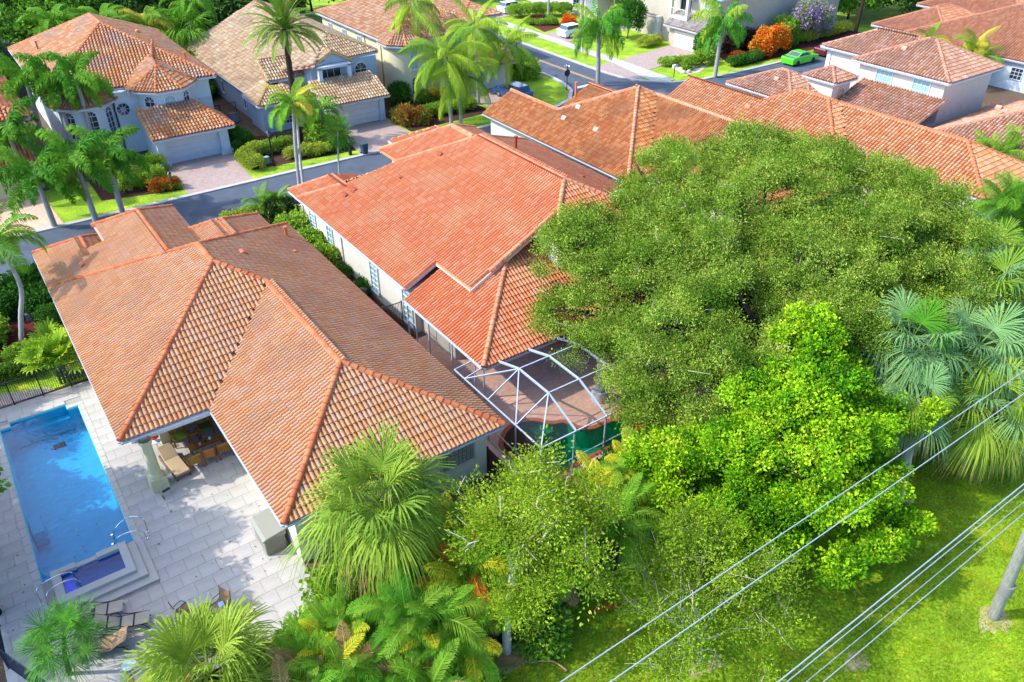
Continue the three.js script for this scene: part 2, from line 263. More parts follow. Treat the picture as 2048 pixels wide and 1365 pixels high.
// ---------------------------------------------------------------- ground, streets, walks
function holed(outer, holes, y) { const s = new THREE.Shape(outer.map(([x, z]) => new THREE.Vector2(x, -z))); for (const h of holes) s.holes.push(new THREE.Path(h.map(([x, z]) => new THREE.Vector2(x, -z)))); return new THREE.ShapeGeometry(s).rotateX(-PI / 2).translate(0, y, 0); }
const POOL = [[-3.38, -30.2], [-3.38, -42.6], [-2.88, -42.6], [-2.88, -43.02], [-.05, -43.02], [-.05, -42.5], [.5, -42.5], [.5, -30.2]];
const kid = new THREE.CatmullRomCurve3([[17.95, -24.6], [17.75, -25.9], [18.7, -26.9], [19.8, -27.1], [20.6, -26.75], [21.1, -26.05], [21.8, -25.7], [22.05, -24.95], [22.6, -24.45], [24, -24.3], [24.9, -23.7], [24.2, -22.8], [21.5, -22.75], [18.7, -22.9]].map(([x, z]) => V(x, 0, z)), true).getPoints(60).map(p => [p.x, p.z]);
ground('ground', holed(rect(-400, 600, -700, 200), [POOL, kid], -0.02), M.soil);
ground('back_lawn', flat(rect(-60, 160, -16.6, 60), 0.0), M.grass);
ground('street', flat([[-80, -60.6], [61.2, -60.6], [160, -60.2], [160, -65.3], [81, -65.9], [75.5, -66.2], [71.5, -67.4], [69.2, -69.6], [67.9, -72], [67.5, -76], [67.7, -90], [68.4, -160], [61.9, -160], [61.5, -78], [60.9, -74.6], [59.9, -71.9], [57.6, -69.4], [54, -67.9], [50, -67.4], [-80, -67.6]], 0.012), M.asphalt);
ground('yellow_lines', [flat(rect(64.42, 64.54, -110, -73.6), .018), flat(rect(64.7, 64.82, -110, -73.6), .018)], M.yellow);
ground('stop_line', flat([[61.1, -72.9], [64.3, -73.0], [64.3, -72.45], [60.9, -72.35]], .018), M.whitePaint);
ground('road_patch', flat([[13, -62.2], [17.4, -62.3], [17.3, -64.4], [13.1, -64.2]], .015), std('#4c545e', { map: T.asphalt })); ground('road_patch', flat([[40, -64], [47, -64.2], [47, -65.4], [40.2, -65.1]], .015), std('#505963', { map: T.asphalt }));
for (const [x, z, r] of [[28.3, -5.5, .7], [31.2, -11.6, .6], [17.1, -11.1, .7], [11.2, -15.6, .8], [22, -7.6, .5], [34, -6.5, .6], [40, -9, .7]]) ground('bare_soil', flat(Array.from({ length: 18 }, (_, i) => { const q = r * (1 + .35 * Math.sin(i * 2.3 + x) * Math.cos(i * 1.1)); return [x + Math.cos(i * PI / 9) * q * 1.2, z + Math.sin(i * PI / 9) * q * .8]; }), .006), std('#c8b878', { map: T.concrete, roughness: 1 }));
// kerbs: a real step along both sides
function kerb(pts, w = 0.45) { const g = []; for (let i = 0; i < pts.length - 1; i++) { const a = V(pts[i][0], 0.05, pts[i][1]), b = V(pts[i + 1][0], 0.05, pts[i + 1][1]); g.push(bar(a, b, w, 0.14)); if (i) g.push(new THREE.CylinderGeometry(w / 2, w / 2, 0.139, 10).translate(a.x, a.y, a.z)); } ground('kerb', g, M.concrete); }
kerb([[-80, -60.4], [61, -60.4], [160, -60]]);
kerb([[-80, -67.8], [50, -67.65], [54, -68.15], [57.4, -69.6], [59.7, -72.1], [60.7, -74.7], [61.25, -78], [61.7, -160]]);
kerb([[160, -65.5], [81, -66.1], [75.6, -66.4], [71.7, -67.6], [69.4, -69.8], [68.1, -72.1], [67.75, -76], [67.95, -90], [68.6, -160]]);
ground('lawn', flat([[-80, -68], [50, -67.9], [54, -68.4], [57.2, -69.8], [59.4, -72.2], [60.4, -74.8], [61, -78], [61.4, -160], [40, -160], [40, -76], [-80, -76]], .004), M.lawn);
ground('lawn', flat([[160, -65.7], [81, -66.3], [75.8, -66.6], [71.9, -67.8], [69.6, -70], [68.3, -72.3], [68, -76], [68.2, -90], [68.9, -160], [140, -160], [160, -70]], .004), M.lawn);
ground('lawn', flat(rect(-80, 160, -60.3, -57), .003), M.lawn);
ground('lawn', flat(rect(-9, 1.6, -50.6, -45), .003), M.lawn);
ground('sidewalk', flat([[71.0, -67.9], [72.7, -68.4], [73.2, -78], [73.4, -92], [74, -160], [72.2, -160], [71.8, -92], [71.5, -78], [70, -69.3]], .03, .04), M.concrete);
function driveway(p, mat = M.paver) { ground('driveway', flat(p, .02, .025), mat); }
driveway([[14.3, -67.9], [20.1, -67.8], [20.6, -76.2], [14.6, -76.2]]); driveway([[30.6, -67.7], [37.6, -67.6], [37.2, -76], [31.6, -76]]);
driveway([[48.5, -68.2], [52.7, -68.4], [54, -78], [48.5, -78]]); driveway([[71.9, -73], [84.2, -74.9], [84, -80.4], [71.9, -78.6]]); driveway([[68.2, -70.9], [69.3, -70.4], [71.4, -72.4], [71.4, -78.6], [68.2, -78.6]]);
driveway([[73.5, -90], [86, -90.5], [86, -95.5], [73.5, -95.5]]); driveway([[74, -108], [88, -108], [88, -114], [74, -114]]); driveway([[-2.5, -68], [4.5, -68], [4, -77], [0, -77]], M.brick); driveway([[3, -57], [14, -57], [14, -60.2], [3, -60.2]]); driveway([[22, -56.5], [29, -56.5], [29, -60.2], [22, -60.2]]);
ground('garden_bed', flat([[-12, -60], [1.9, -60], [1.9, -49.6], [-12, -49.6]], .006), M.mulch);
ground('garden_bed', flat([[-6, -53.7], [1.6, -54.2], [1.6, -50.8], [-6, -50.8]], .01), M.redMulch);
ground('garden_bed', flat([[8, -71], [14.2, -69.4], [14.3, -76.4], [8, -76.6]], .008), M.mulch); ground('garden_bed', flat([[20.8, -70.2], [31, -69.2], [31.2, -76], [20.8, -80]], .008), M.mulch);
ground('garden_bed', flat([[37.7, -70.8], [48, -71.2], [48, -84], [37.7, -84]], .008), M.mulch); ground('rock_bed', flat([[75.3, -69.3], [77.6, -69], [82.4, -71.2], [82.6, -73.6], [76.3, -72.6]], .012), M.pebble);
ground('garden_bed', flat([[82.8, -67.7], [112, -67.6], [112, -73.8], [85.6, -73.8]], .008), M.redMulch); ground('garden_bed', flat([[16.2, -60], [19.4, -60], [19.4, -24], [16.2, -24]], .006), M.mulch);
ground('garden_bed', flat([[76, -104.6], [80, -104], [79, -98], [74.4, -96.5]], .008), M.redMulch);

// ---------------------------------------------------------------- the near-left house with the hipped blended-tile roof
const mixA = ['#d89a68', '#d4905c', '#daa272', '#d69e74', '#d1a07c', '#d8955e', '#d8a06e', '#d19668'];
function corner(b, x0, x1, h, z0, z1) { b.push(box(x0, x1, 0, h, z0, z1)); }
{
  const H = thing('tile_roof_house', 'nearest house, hipped roof of blended terracotta and beige barrel tiles, beside the blue pool', 'house', [9, 0, -40]);
  const k = .487, xl = 1.48, e = 3.3, xr = 16.68, pk = [9.08, 7.0, -43.64], pb = [9.08, 7.0, -41.1], v = [11.19, 5.98, -39.0], en = [11.19, 5.98, -29.7];
  const faces = [
    [[xl, e, -56.35], [xl, e, -33.52], pb, pk, [7.66, 6.31, -45.0], [7.66, 6.31, -51.95], [5.17, 5.1, -54.2], [5.17, 5.1, -51.3], [4.2, 4.62, -52.1], [4.2, 4.62, -53.86]],
    [[xl, e, -33.52], [5.7, e + .05, -33.52], v, pb], [[5.7, e, -33.52], [5.7, e, -24.2], en, v], [[5.7, e, -24.2], [xr, e, -24.2], en],
    [[xr, e, -24.2], [xr, e, -50.84], pk, pb, v, en], [[xr, e, -50.84], [xl, e, -50.84], pk],
    [[6.92, e, -56.35], [xl, e, -56.35], [4.2, 4.62, -53.86]], [[6.92, e, -50.5], [6.92, e, -56.35], [4.2, 4.62, -53.86], [4.2, 4.62, -51]],
    [[10.15, 5.1, -54.2], [5.17, 5.1, -54.2], [7.66, 6.31, -51.95]], [[10.15, 5.1, -47.4], [10.15, 5.1, -54.2], [7.66, 6.31, -51.95], [7.66, 6.31, -45.0]],
    [[15.1, 4.07, -49.3], [15.1, 4.07, -51.9], [11.6, 5.77, -48.8], [11.6, 5.77, -46.0]], [[15.1, 4.07, -51.9], [8.1, 4.07, -51.9], [11.6, 5.77, -48.8]], [[8.1, 4.07, -51.9], [8.1, 4.07, -48], [11.6, 5.77, -46], [11.6, 5.77, -48.8]],
  ];
  const caps = [[pk, pb], [[xl, e, -33.52], pb], [pb, v], [v, en], [[5.7, e, -24.2], en], [[xr, e, -24.2], en], [[xl, e, -50.84], pk], [[xr, e, -50.84], pk], [[xl, e, -56.35], [4.2, 4.62, -53.86]], [[4.2, 4.62, -53.86], [4.2, 4.62, -52]], [[5.17, 5.1, -54.2], [7.66, 6.31, -51.95]], [[7.66, 6.31, -51.95], [7.66, 6.31, -45.2]], [[10.15, 5.1, -54.2], [7.66, 6.31, -51.95]], [[11.6, 5.77, -48.8], [11.6, 5.77, -46.2]], [[15.1, 4.07, -51.9], [11.6, 5.77, -48.8]], [[8.1, 4.07, -51.9], [11.6, 5.77, -48.8]], [[6.92, e, -56.35], [4.2, 4.62, -53.86]]];
  const R = roof(H, faces, caps, { near: true, cols: mixA, pieces: 300, capParts: true, mortar: std('#dd9474', { map: T.clay }), stain: '#b98562' });
  const clay = std('#cf7548', { map: T.clay }); roofPipe(R, H, 15.6, 3.83, -47.9, 0.75, clay); roofVent(R, 11.3, 5.92, -43.2, PI, clay); roofVent(R, 13.35, 3.1 + 0.35, -25.1, PI / 2, clay); roofVent(R, 3.6, 4.33, -50.4, 0, clay); roofPipe(R, H, 14.9, 4.15, -44.9, .12, clay);
  const w = [box(2.1, 16.05, 0, 3.1, -50.1, -37.4), box(6.25, 16.05, 0, 3.1, -37.4, -24.75), box(2.1, 6.4, 0, 3.1, -55.7, -50.1), box(5.7, 9.7, 0, 4.92, -53.7, -47), box(8.6, 14.5, 0, 3.9, -51.3, -49)];
  wpart('wall', w, M.tanWall, H);
  // glass-block window in the back wall, each block by itself
  const gx = 13.55, gy = 1.55, gz = -24.745; const gw = wpart('window', [box(gx - .1, gx + 1.86, gy - .1, gy, gz - .02, gz + .05), box(gx - .1, gx + 1.86, gy + 1.36, gy + 1.46, gz - .02, gz + .05), box(gx - .1, gx, gy, gy + 1.36, gz - .021, gz + .049), box(gx + 1.76, gx + 1.86, gy, gy + 1.36, gz - .021, gz + .049), box(gx, gx + 1.76, gy, gy + 1.36, gz - .03, gz + .005)], M.trimWhite, H);
  const bg = rbox(-.1, .1, -.09, .09, -.03, .03, .02, 1); for (let i = 0; i < 8; i++) for (let j = 0; j < 7; j++) { const b = shade(new THREE.Mesh(bg, M.glassBlock)); b.name = 'glass_block'; b.position.set(gx + .11 + i * .22 - H.position.x, gy + .1 + j * .194, gz + .02 - H.position.z); gw.add(b); }
  wpart('downspout', [rod(V(12.6, 0, -24.69), V(12.6, 3.1, -24.69), .05)], M.tanWall, H);
  // covered patio: column, pier and the sliding doors behind
  const col = wpart('column', [new THREE.LatheGeometry([[0.26, .95], [.25, 1.6], [.22, 2.7], [.27, 2.78], [.3, 2.9], [.3, 3.05]].map(p => new THREE.Vector2(...p)), 20).translate(2.45, 0, -33.35), new THREE.LatheGeometry([[.36, .8], [.36, .86], [.3, .95], [.26, .97]].map(p => new THREE.Vector2(...p)), 20).translate(2.45, 0, -33.35), rbox(2.05, 2.85, 0, .82, -33.75, -32.95, .04)], std('#c8bd8f', { map: T.stucco }), H);
  wpart('beam', [box(2.1, 6.25, 2.85, 3.1, -33.95, -33.6), box(2.12, 2.5, 2.84, 3.09, -37.4, -33.96)], M.trimWhite, H);
  wpart('pier', [rbox(3.5, 3.95, 0, 3.1, -37.0, -36.55, .03), rbox(3.4, 4.05, 0, .9, -37.05, -36.4, .03)], std('#c8bd8f', { map: T.stucco }), H);
  opening('sliding_door', H, 5.1, 1.15, -37.38, 'z+', 1.7, 2.1, { cols: 2 }); opening('window', H, 6.24, 1.5, -35.5, 'x-', 1.6, 1.6, { cols: 2 }); opening('window', H, 2.1, 1.7, -41, 'x-', 1.2, 1.3, { cols: 2, rows: 3 }); opening('window', H, 2.1, 1.7, -46, 'x-', 1.2, 1.3, { cols: 2, rows: 3 });
  wpart('hose_bib', [rod(V(15.0, .5, -24.74), V(15.0, .5, -24.6), .03), tube([[15, .5, -24.62], [15.05, .3, -24.55], [14.9, .05, -24.4], [14.5, .03, -24.2]], .02)], M.black, H);
}
// ---------------------------------------------------------------- the coral-roofed house under the oak, with its lanai
const coral = ['#de8450', '#db7d4a', '#e08c5a', '#dc8254', '#df9468', '#d97a48'];
{
  const H = thing('tile_roof_house', 'house with bright coral barrel tile roof and white walls, partly under the big oak', 'house', [29, 0, -45]);
  const xl = 19, e = 3.5, xr = 40, k = .487, L = x => e + k * (x - xl), f = [29.5, 8.61, -45.3], b = [29.5, 8.61, -35.94];
  const faces = [
    [[xl, e, -55.9], [xl, e, -38], [21.2, L(21.2), -38], [21.2, L(21.2), -34], [27.8, L(27.8), -34.2], b, f, [29.24, L(29.24), -45.9], [29.24, L(29.24), -48.57], [25.1, L(25.1), -52.24], [25.1, L(25.1), -49.5], [21.69, L(21.69), -51.6], [21.69, L(21.69), -53.6]],
    [[xr, e, -54.2], [xl, e, -54.2], f], [[xr, e, -32], [xr, e, -54.2], f, b, [33.4, 6.7, -32]], [[26, 6.72, -32], [33.4, 6.7, -32], b, [27.8, L(27.8), -34.2]],
    [[24.4, e, -55.9], [xl, e, -55.9], [21.69, 4.81, -53.6]], [[24.4, e, -51], [24.4, e, -55.9], [21.69, 4.81, -53.6], [21.69, 4.81, -51]],
    [[33.4, 6.47, -52.24], [25.1, 6.47, -52.24], [29.24, 8.49, -48.57]], [[33.4, 6.47, -48.9], [33.4, 6.47, -52.24], [29.24, 8.49, -48.57], [29.24, 8.49, -45.6]],
    [[18.75, 2.95, -37.6], [18.75, 2.95, -29], [24.9, 5.95, -35.2], [24.9, 5.95, -37.6]], [[18.75, 2.95, -29], [31, 2.95, -29], [31, 5.95, -35.2], [24.9, 5.95, -35.2]],
  ];
  const hp = hipFaces(29.4, 35.2, -59.3, -50, 4.2, .47); faces.push(...hp.f);
  const caps = [[f, b], [b, [27.8, L(27.8), -34.2]], [[27.8, L(27.8), -34.2], [26, 6.72, -32]], [[27.8, L(27.8), -34.15], [22.6, L(22.6), -33.98]], [b, [33.4, 6.7, -32]], [[xl, e, -54.2], [21.69, L(21.69), -51.6]], [[25.1, L(25.1), -49.4], f], [[xr, e, -54.2], f], [[xl, e, -55.9], [21.69, 4.81, -53.6]], [[21.69, 4.81, -53.6], [21.69, 4.81, -51.2]], [[25.1, 6.47, -52.24], [29.24, 8.49, -48.57]], [[29.24, 8.49, -48.57], [29.24, 8.49, -45.9]], [[33.4, 6.47, -52.24], [29.24, 8.49, -48.57]], [[18.75, 2.95, -29], [24.9, 5.95, -35.2]], ...hp.c.slice(0, 3)];
  const R = roof(H, faces, caps, { near: true, cols: coral, pieces: 300, capParts: true, caps: ['#e08c60', '#dc8456', '#e3986c'], mortar: std('#dd9468', { map: T.clay }), stain: '#d8a878', deckMat: std('#cf7a4c') });
  wpart('rake_board', [bar(V(19, 3.33, -37.97), V(21.2, 4.4, -37.97), .05, .22), bar(V(21.25, 4.42, -33.95), V(27.7, 7.6, -34.1), .05, .24), bar(V(21.22, 4.46, -37.9), V(21.22, 4.46, -34), .06, .12)], std('#d9b8a4'), R);
  const clay = std('#a4482a', { map: T.clay }); roofVent(R, 27.0, L(27), -46.6, 0, clay); roofVent(R, 21.1, L(21.1), -50.2, 0, clay); roofVent(R, 21.75, L(21.75), -50.0, 0, clay); roofPipe(R, H, 31.6, 7.55, -44.0, 1.0, clay); roofPipe(R, H, 24.2, L(24.2), -47.4, .15, clay); roofVent(R, 33.8, 6.5, -39.4, PI, clay);
  wpart('wall', [box(19.55, 39.4, 0, 3.3, -53.6, -37.95), box(20, 39.4, 0, 3.25, -37.95, -34.0), box(26.5, 37, 0, 6.5, -36.5, -32.6), box(19.55, 24, 0, 3.3, -55.3, -53.6), box(25.7, 32.8, 0, 6.25, -51.6, -48), box(30, 34.6, 0, 4, -58.6, -51)], M.creamB, H);
  wpart('soffit_wall', [box(21.3, 30, 2.7, 4.4, -34.3, -34.05)], M.creamB, H);
  const Wd = [[-53.2, 1.9, .9, 2.2, 8, 2], [-50.2, 1.7, .8, 1.8, 4, 2], [-43.3, 1.8, 1.0, 2.6, 7, 2], [-38.8, 1.7, 1.1, 2.7, 7, 2]]; for (const [z, y, w, h, r, c] of Wd) opening('window', H, 19.55, y, z, 'x-', w, h, { rows: r, cols: c, f: .09, glass: M.glassPale });
  for (const z of [-48.2, -54.9]) wpart('downspout', [rod(V(19.5, 0, z), V(19.5, 3.3, z), .05)], M.creamB, H);
  opening('sliding_door', H, 23.5, 1.2, -33.99, 'z+', 3, 2.3, { cols: 3 });
  wpart('column', [new THREE.LatheGeometry([[0.3, .7], [.28, 1.5], [.25, 2.6], [.33, 2.75], [.33, 2.9]].map(p => new THREE.Vector2(...p)), 18).translate(24.6, 0, -26.1), new THREE.CylinderGeometry(.48, .5, .7, 8).translate(24.6, .35, -26.1)], M.trimWhite, H);
  wpart('beam', [box(19.0, 31, 2.5, 2.8, -29.5, -29.2)], M.trimWhite, H);
}
// ---------------------------------------------------------------- two houses to the right of it, same plan
function wingHouse(H, o) { // left plane, front gable wing, main hip and narrower back wing
  const { xl, xr, xm, e, zf, zw, zp, zb, xg, P } = o, xk = (xl + xr) / 2, hk = e + P * (xk - xl), L = x => e + P * (x - xl), pkf = [xk, hk, zf + (xk - xl)], pkb = [xk, hk, zp - (xk - xl)]; const x2 = (xm + xr) / 2, h2 = e + P * (x2 - xm), v = [x2, h2, zp - (x2 - xm)], en = [x2, h2, zb - (x2 - xm)], g0 = [xg, L(xg), zw], g1 = [xg, L(xg), zf + (xg - xl)];
  const faces = [[[xl, e, zw], [xl, e, zp], pkb, pkf, g1, g0], [[2 * xg - xl, e, zf], [2 * xg - xl, e, zw], g0, [xg, L(xg), zf + (xg - xl)]], [[xr, e, zf], [xl, e, zf], pkf], [[xl, e, zp], [xm, e, zp], v, pkb], [[xm, e, zp], [xm, e, zb], en, v], [[xm, e, zb], [xr, e, zb], en], [[xr, e, zb], [xr, e, zf], pkf, pkb, v, en]];
  const caps = [[g0, g1], [g1, pkf], [pkf, pkb], [[xl, e, zp], pkb], [pkb, v], [v, en], [[xm, e, zb], en], [[xr, e, zb], en], [[xr, e, zf], pkf]].filter(([a, b]) => V(...a).distanceTo(V(...b)) > .3);
  return { faces, caps };
}
{
  const H = thing('tile_roof_house', 'house with brown-orange barrel tile roof and cream side wall, right of the coral roof', 'house', [49, 0, -47]);
  const w = wingHouse(H, { xl: 41.3, xr: 57.7, xm: 43.6, e: 3.3, zf: -58.9, zw: -62.9, zp: -42.5, zb: -31.9, xg: 44.6, P: .487 }); w.faces.push([[47.4, 3.3, -59.3], [47.4, 3.3, -54.9], [51.3, 5.2, -54.9], [51.3, 5.2, -59.3]], [[55.2, 3.3, -54.9], [55.2, 3.3, -59.3], [51.3, 5.2, -59.3], [51.3, 5.2, -54.9]]); w.caps.push([[51.3, 5.2, -59.3], [51.3, 5.2, -55]]);
  const R = roof(H, w.faces, w.caps, { near: true, cols: ['#cf8044', '#c7743a', '#d68f54', '#c0703a', '#d9985e', '#c98856'], caps: ['#dd9468', '#d68a5c', '#e3a079'], capParts: true, mortar: std('#e0a07c'), stain: '#8a5a3c', fascia: M.brownFascia });
  const c = std('#d9a98c', { map: T.clay }), c2 = std('#d3aa90'); roofVent(R, 45.6, 5.4, -53.9, 0, c2); roofVent(R, 44.1, 4.67, -54.0, 0, c2); roofVent(R, 44.3, 4.76, -49.9, 0, c2); roofPipe(R, H, 48.0, 5.4, -57.3, 1.0, std('#c8714a')); roofVent(R, 52.2, 6.0, -40.5, PI, c2);
  wpart('wall', [box(41.85, 57.1, 0, 3.1, -58.4, -43.1), box(44.2, 57.1, 0, 3.1, -43.1, -32.5), box(41.85, 47.2, 0, 3.1, -62.4, -58.4), box(48, 54.6, 0, 3.1, -58.9, -58.4)], M.cream, H); wpart('gable', [flat([[0, 0], [3.1, -1.5], [6.2, 0]], 0, .2).rotateX(PI / 2).translate(41.5, 3.1, -62.4)], M.cream, H);
  for (const z of [-48.9, -47.3]) opening('window', H, 41.85, 1.75, z, 'x-', .85, 1.7, { rows: 5, cols: 2, glass: M.glassPale }); for (const z of [-51.6, -45.2]) wpart('downspout', [rod(V(41.8, 0, z), V(41.8, 3.1, z), .05)], M.cream, H); opening('window', H, 41.85, 1.75, -44.4, 'x-', .9, 1.7, { rows: 4, cols: 2 });
}
{
  const H = thing('tile_roof_house', 'house with peach-orange barrel tile roof behind the top of the oak', 'house', [64, 0, -42]);
  const w = wingHouse(H, { xl: 59, xr: 69.7, xm: 60.6, e: 3.3, zf: -50, zw: -56.3, zp: -36.4, zb: -24.6, xg: 62.1, P: .487 });
  const R = roof(H, w.faces, w.caps, { cols: ['#dd955c', '#d98b52', '#e2a570', '#d48450', '#e0a97a', '#d89a6a'], caps: ['#d57c4c', '#cd7446'], capParts: true, stain: '#b98a66', fascia: M.fascia });
  roofVent(R, 60.9, 4.25, -47.6, 0, std('#c9825a')); wpart('wall', [box(59.5, 69.2, 0, 3.1, -49.5, -37), box(61.1, 69.2, 0, 3.1, -37, -25.2), box(59.5, 64.7, 0, 3.1, -55.8, -49.5)], M.cream, H);
}
// two-storey cream house with tan roof
{
  const H = thing('two_storey_house', 'two-storey cream house with tan hipped tile roof and arched entry tower', 'house', [80, 0, -45]);
  const a = hipFaces(76.5, 86.1, -47.9, -37.5, 6.2, .47), b = hipFaces(78.7, 86.5, -53.3, -41, 6.15, .47), c = hipFaces(70.5, 90.5, -38.6, -16, 1.5, .46), d = hipFaces(68.6, 76.4, -57, -48.4, 3.0, .42), t = hipFaces(71.5, 75.1, -49.8, -46.0, 5.0, .5), d2 = hipFaces(69.2, 76.6, -51.8, -46.6, 2.95, .42);
  const low = [[[70.8, 2.2, -46.6], [70.8, 2.2, -37.6], [77.15, 4.45, -37.6], [77.15, 4.45, -46.6]]];
  const R = roof(H, [...a.f, ...b.f, ...c.f, ...d.f, ...d2.f, ...t.f, ...low], [...a.c, ...b.c.slice(0, 3), ...c.c, ...d.c, ...d2.c.slice(0, 3), ...t.c], { cols: ['#c98f68', '#c1855e', '#d3a07c', '#bb7f5c', '#d0a58a', '#c89478'], caps: ['#c98c66', '#c08260'], capParts: false, mortar: std('#cf9c7c'), stain: '#a9836a' });
  for (const [x, h, z] of [[79.2, 7.6, -44.2], [70.8, 4.1, -52.3], [77.6, 4.9, -33]]) roofVent(R, x, h, z, 0, std('#c98f70'));
  wpart('wall', [box(77.1, 85.5, 0, 6.05, -47.3, -38.1), box(79.3, 86, 0, 6.0, -52.8, -41), box(71.2, 89.8, 0, 1.4, -38.1, -16.6), box(71.4, 77.1, 0, 2.1, -46, -38), box(69.2, 75.8, 0, 2.85, -56.4, -47)], M.peach, H);
  wpart('entry_tower', [box(71.9, 74.7, 0, 4.85, -49.4, -46.4)], M.peach, H); opening('archway', H, 73.3, 3.2, -46.4, 'z+', 1.1, 2.0, { arch: 1, frame: M.peach, glass: std('#b88a52') });
  for (const z of [-44.4, -40.4]) { opening('window', H, 77.1, 5.0, z, 'x-', 1.7, 1.5, { rows: 3, cols: 4, glass: M.glassPale }); } wpart('downspout', [rod(V(79.25, 3, -52.3), V(79.25, 6, -52.3), .06)], M.fascia, H);
}
{
  const H = thing('tile_roof_house', 'far right house with red-orange tile roof and pale wall, beyond the tan roof', 'house', [112, 0, -52]);
  const a = hipFaces(101, 122, -58, -30, 3.4, .42), b = hipFaces(113, 134, -63, -48, 4.8, .42), c = hipFaces(102.5, 116, -62.6, -52, 3.6, .45);
  roof(H, [...a.f, ...b.f, ...c.f], [...a.c, ...b.c, ...c.c], { cols: ['#cb8458', '#c37a4e', '#d29066', '#c7865e', '#d49a72'], caps: ['#c87c58'], stain: '#b0705a' }); wpart('wall', [box(101.6, 121.4, 0, 3.2, -57.4, -30.6), box(113.6, 133.4, 0, 4.6, -62.4, -48.6), box(103.2, 115.4, 0, 3.4, -62, -53)], M.grayBlue, H);
  opening('window', H, 101.6, 1.9, -42.6, 'x-', 1.3, 1.2, { rows: 3, cols: 3 });
}
// ---------------------------------------------------------------- across the street
{ // pale blue house with a turret bay over the garage
  const H = thing('two_storey_house', 'pale blue two-storey house with turret bay above white garage and orange tile roof', 'house', [15, 0, -88]);
  const p1 = [15.05, 9.6, -91.9], p0 = [15, 9.6, -96.7], NR = [22, 6, -80.4], NL = [7.3, 6, -82.6], FL = [7.3, 6, -103], FR = [22.4, 6, -103];
  const faces = [[NL, NR, p1], [FL, NL, p1, p0], [NR, FR, p0, p1], [FR, FL, p0]]; const caps = [[p0, p1], [NL, p1], [NR, p1], [FL, p0]];
  const oct = (cx, cz, r, h, hp, n0 = 0, n1 = 8) => { const f = [], c = []; for (let i = n0; i < n1; i++) { const a = (i - .5) * PI / 4, b = (i + .5) * PI / 4; const A = [cx + Math.sin(a) * r, h, cz + Math.cos(a) * r], B = [cx + Math.sin(b) * r, h, cz + Math.cos(b) * r]; f.push([A, B, [cx, hp, cz]]); c.push([B, [cx, hp, cz]]); } c.push([f[0][0], [cx, hp, cz]]); return { f, c }; };
  const ap = [17.05, 7.5, -81.3], o1 = oct(17.05, -81.3, 3.05, 5.85, 7.5, -2, 3), o2 = oct(10.2, -82.2, 3.0, 5.3, 6.8, -2, 3);
  const rb = [17.5, 7.5, -84.6]; faces.push(...o1.f, ...o2.f, [[14.2, 5.85, -81.3 + 1.2 - 1.3], [14.0, 5.85, -81.4], ap, rb]);
  faces.push([[13.85, 5.85, -83.6], [13.95, 5.85, -80.2], ap, rb], [[20.1, 5.9, -80.2], [20.1, 5.9, -82], rb, ap]); caps.push(...o1.c, ...o2.c, [ap, rb], [rb, [18.6, 8.3, -87.6]]);
  const ga = [13.85, 2.75, -75], gb = [21.3, 2.75, -75]; faces.push([ga, gb, [18.9, 4.5, -78.8], [13.85, 4.5, -78.8]], [gb, [21.3, 2.75, -79.4], [18.9, 4.5, -79.2], [18.9, 4.5, -78.8]]); caps.push([gb, [18.9, 4.5, -78.8]]);
  const cols = ['#d8935a', '#d0854c', '#dea570', '#d29062', '#dbae80', '#cc8752']; const R = roof(H, faces, caps, { cols, caps: ['#d07c44', '#c8703c'], mortar: std('#d69470'), stain: '#9a9590' });
  roofVent(R, 18.6, 8.0, -93.5, PI, std('#cf7a4a')); roofPipe(R, H, 20.6, 6.5, -84.5, 1, std('#cf6a3a')); roofPipe(R, H, 9.3, 7, -96, .9, std('#b0775c'));
  wpart('wall', [box(7.9, 21.4, 0, 5.8, -102.4, -83.2), box(12.6, 21.4, 0, 5.8, -83.2, -81), new THREE.CylinderGeometry(2.5, 2.5, 3.5, 8).rotateY(PI / 8).translate(17.05, 4.1, -81.3), box(14.4, 20.8, 0, 2.65, -83, -76), new THREE.CylinderGeometry(2.45, 2.45, 5.15, 8).rotateY(PI / 8).translate(10.2, 2.58, -82.2)], M.ltBlue, H);
  wpart('pier', [box(14.25, 14.95, 0, 2.62, -76.1, -75.5), box(19.95, 20.75, 0, 2.62, -76.1, -75.5), box(14.1, 15.1, 0, .5, -76.2, -75.35), box(19.8, 20.9, 0, .5, -76.2, -75.35), box(14.25, 20.75, 2.2, 2.66, -76.1, -75.6)], M.trimBlue, H); garageDoor(H, 17.45, -76, 'z+', 4.9, 2.1, M.trimBlue);
  wpart('wall_lamp', [rbox(17.3, 17.6, 2.32, 2.5, -75.6, -75.45, .05)], M.black, H);
  const c8 = Math.cos(PI / 8) * 2.5; for (const i of [-1, 0, 1]) { const a = i * PI / 4; const m = opening('window', H, 17.05 + Math.sin(a) * c8, 4.35, -81.3 + Math.cos(a) * c8, 'z+', .95, 1.9, { arch: 1, rows: 3, glass: i ? M.glass : M.glassPale }); m.rotation.y = a; }
  for (const i of [-1, 0, 1]) { const a = i * PI / 4; const m = opening('window', H, 10.2 + Math.sin(a) * 2.27, 3.6, -82.2 + Math.cos(a) * 2.27, 'z+', .9, 2.4, { arch: 1, rows: 4 }); m.rotation.y = a; }
  const rw = part('round_window', [new THREE.TorusGeometry(.62, .07, 8, 28), ...Array.from({ length: 8 }, (_, i) => bar(V(0, 0, 0), V(Math.cos(i * PI / 4) * .6, Math.sin(i * PI / 4) * .6, 0), .04, .04)), new THREE.TorusGeometry(.2, .03, 6, 20)], M.trimBlue, H); rw.position.set(13.2 - 15, 4.2, -80.95 + 88); part('pane', new THREE.CircleGeometry(.6, 24).translate(0, 0, -.01), M.glass, rw);
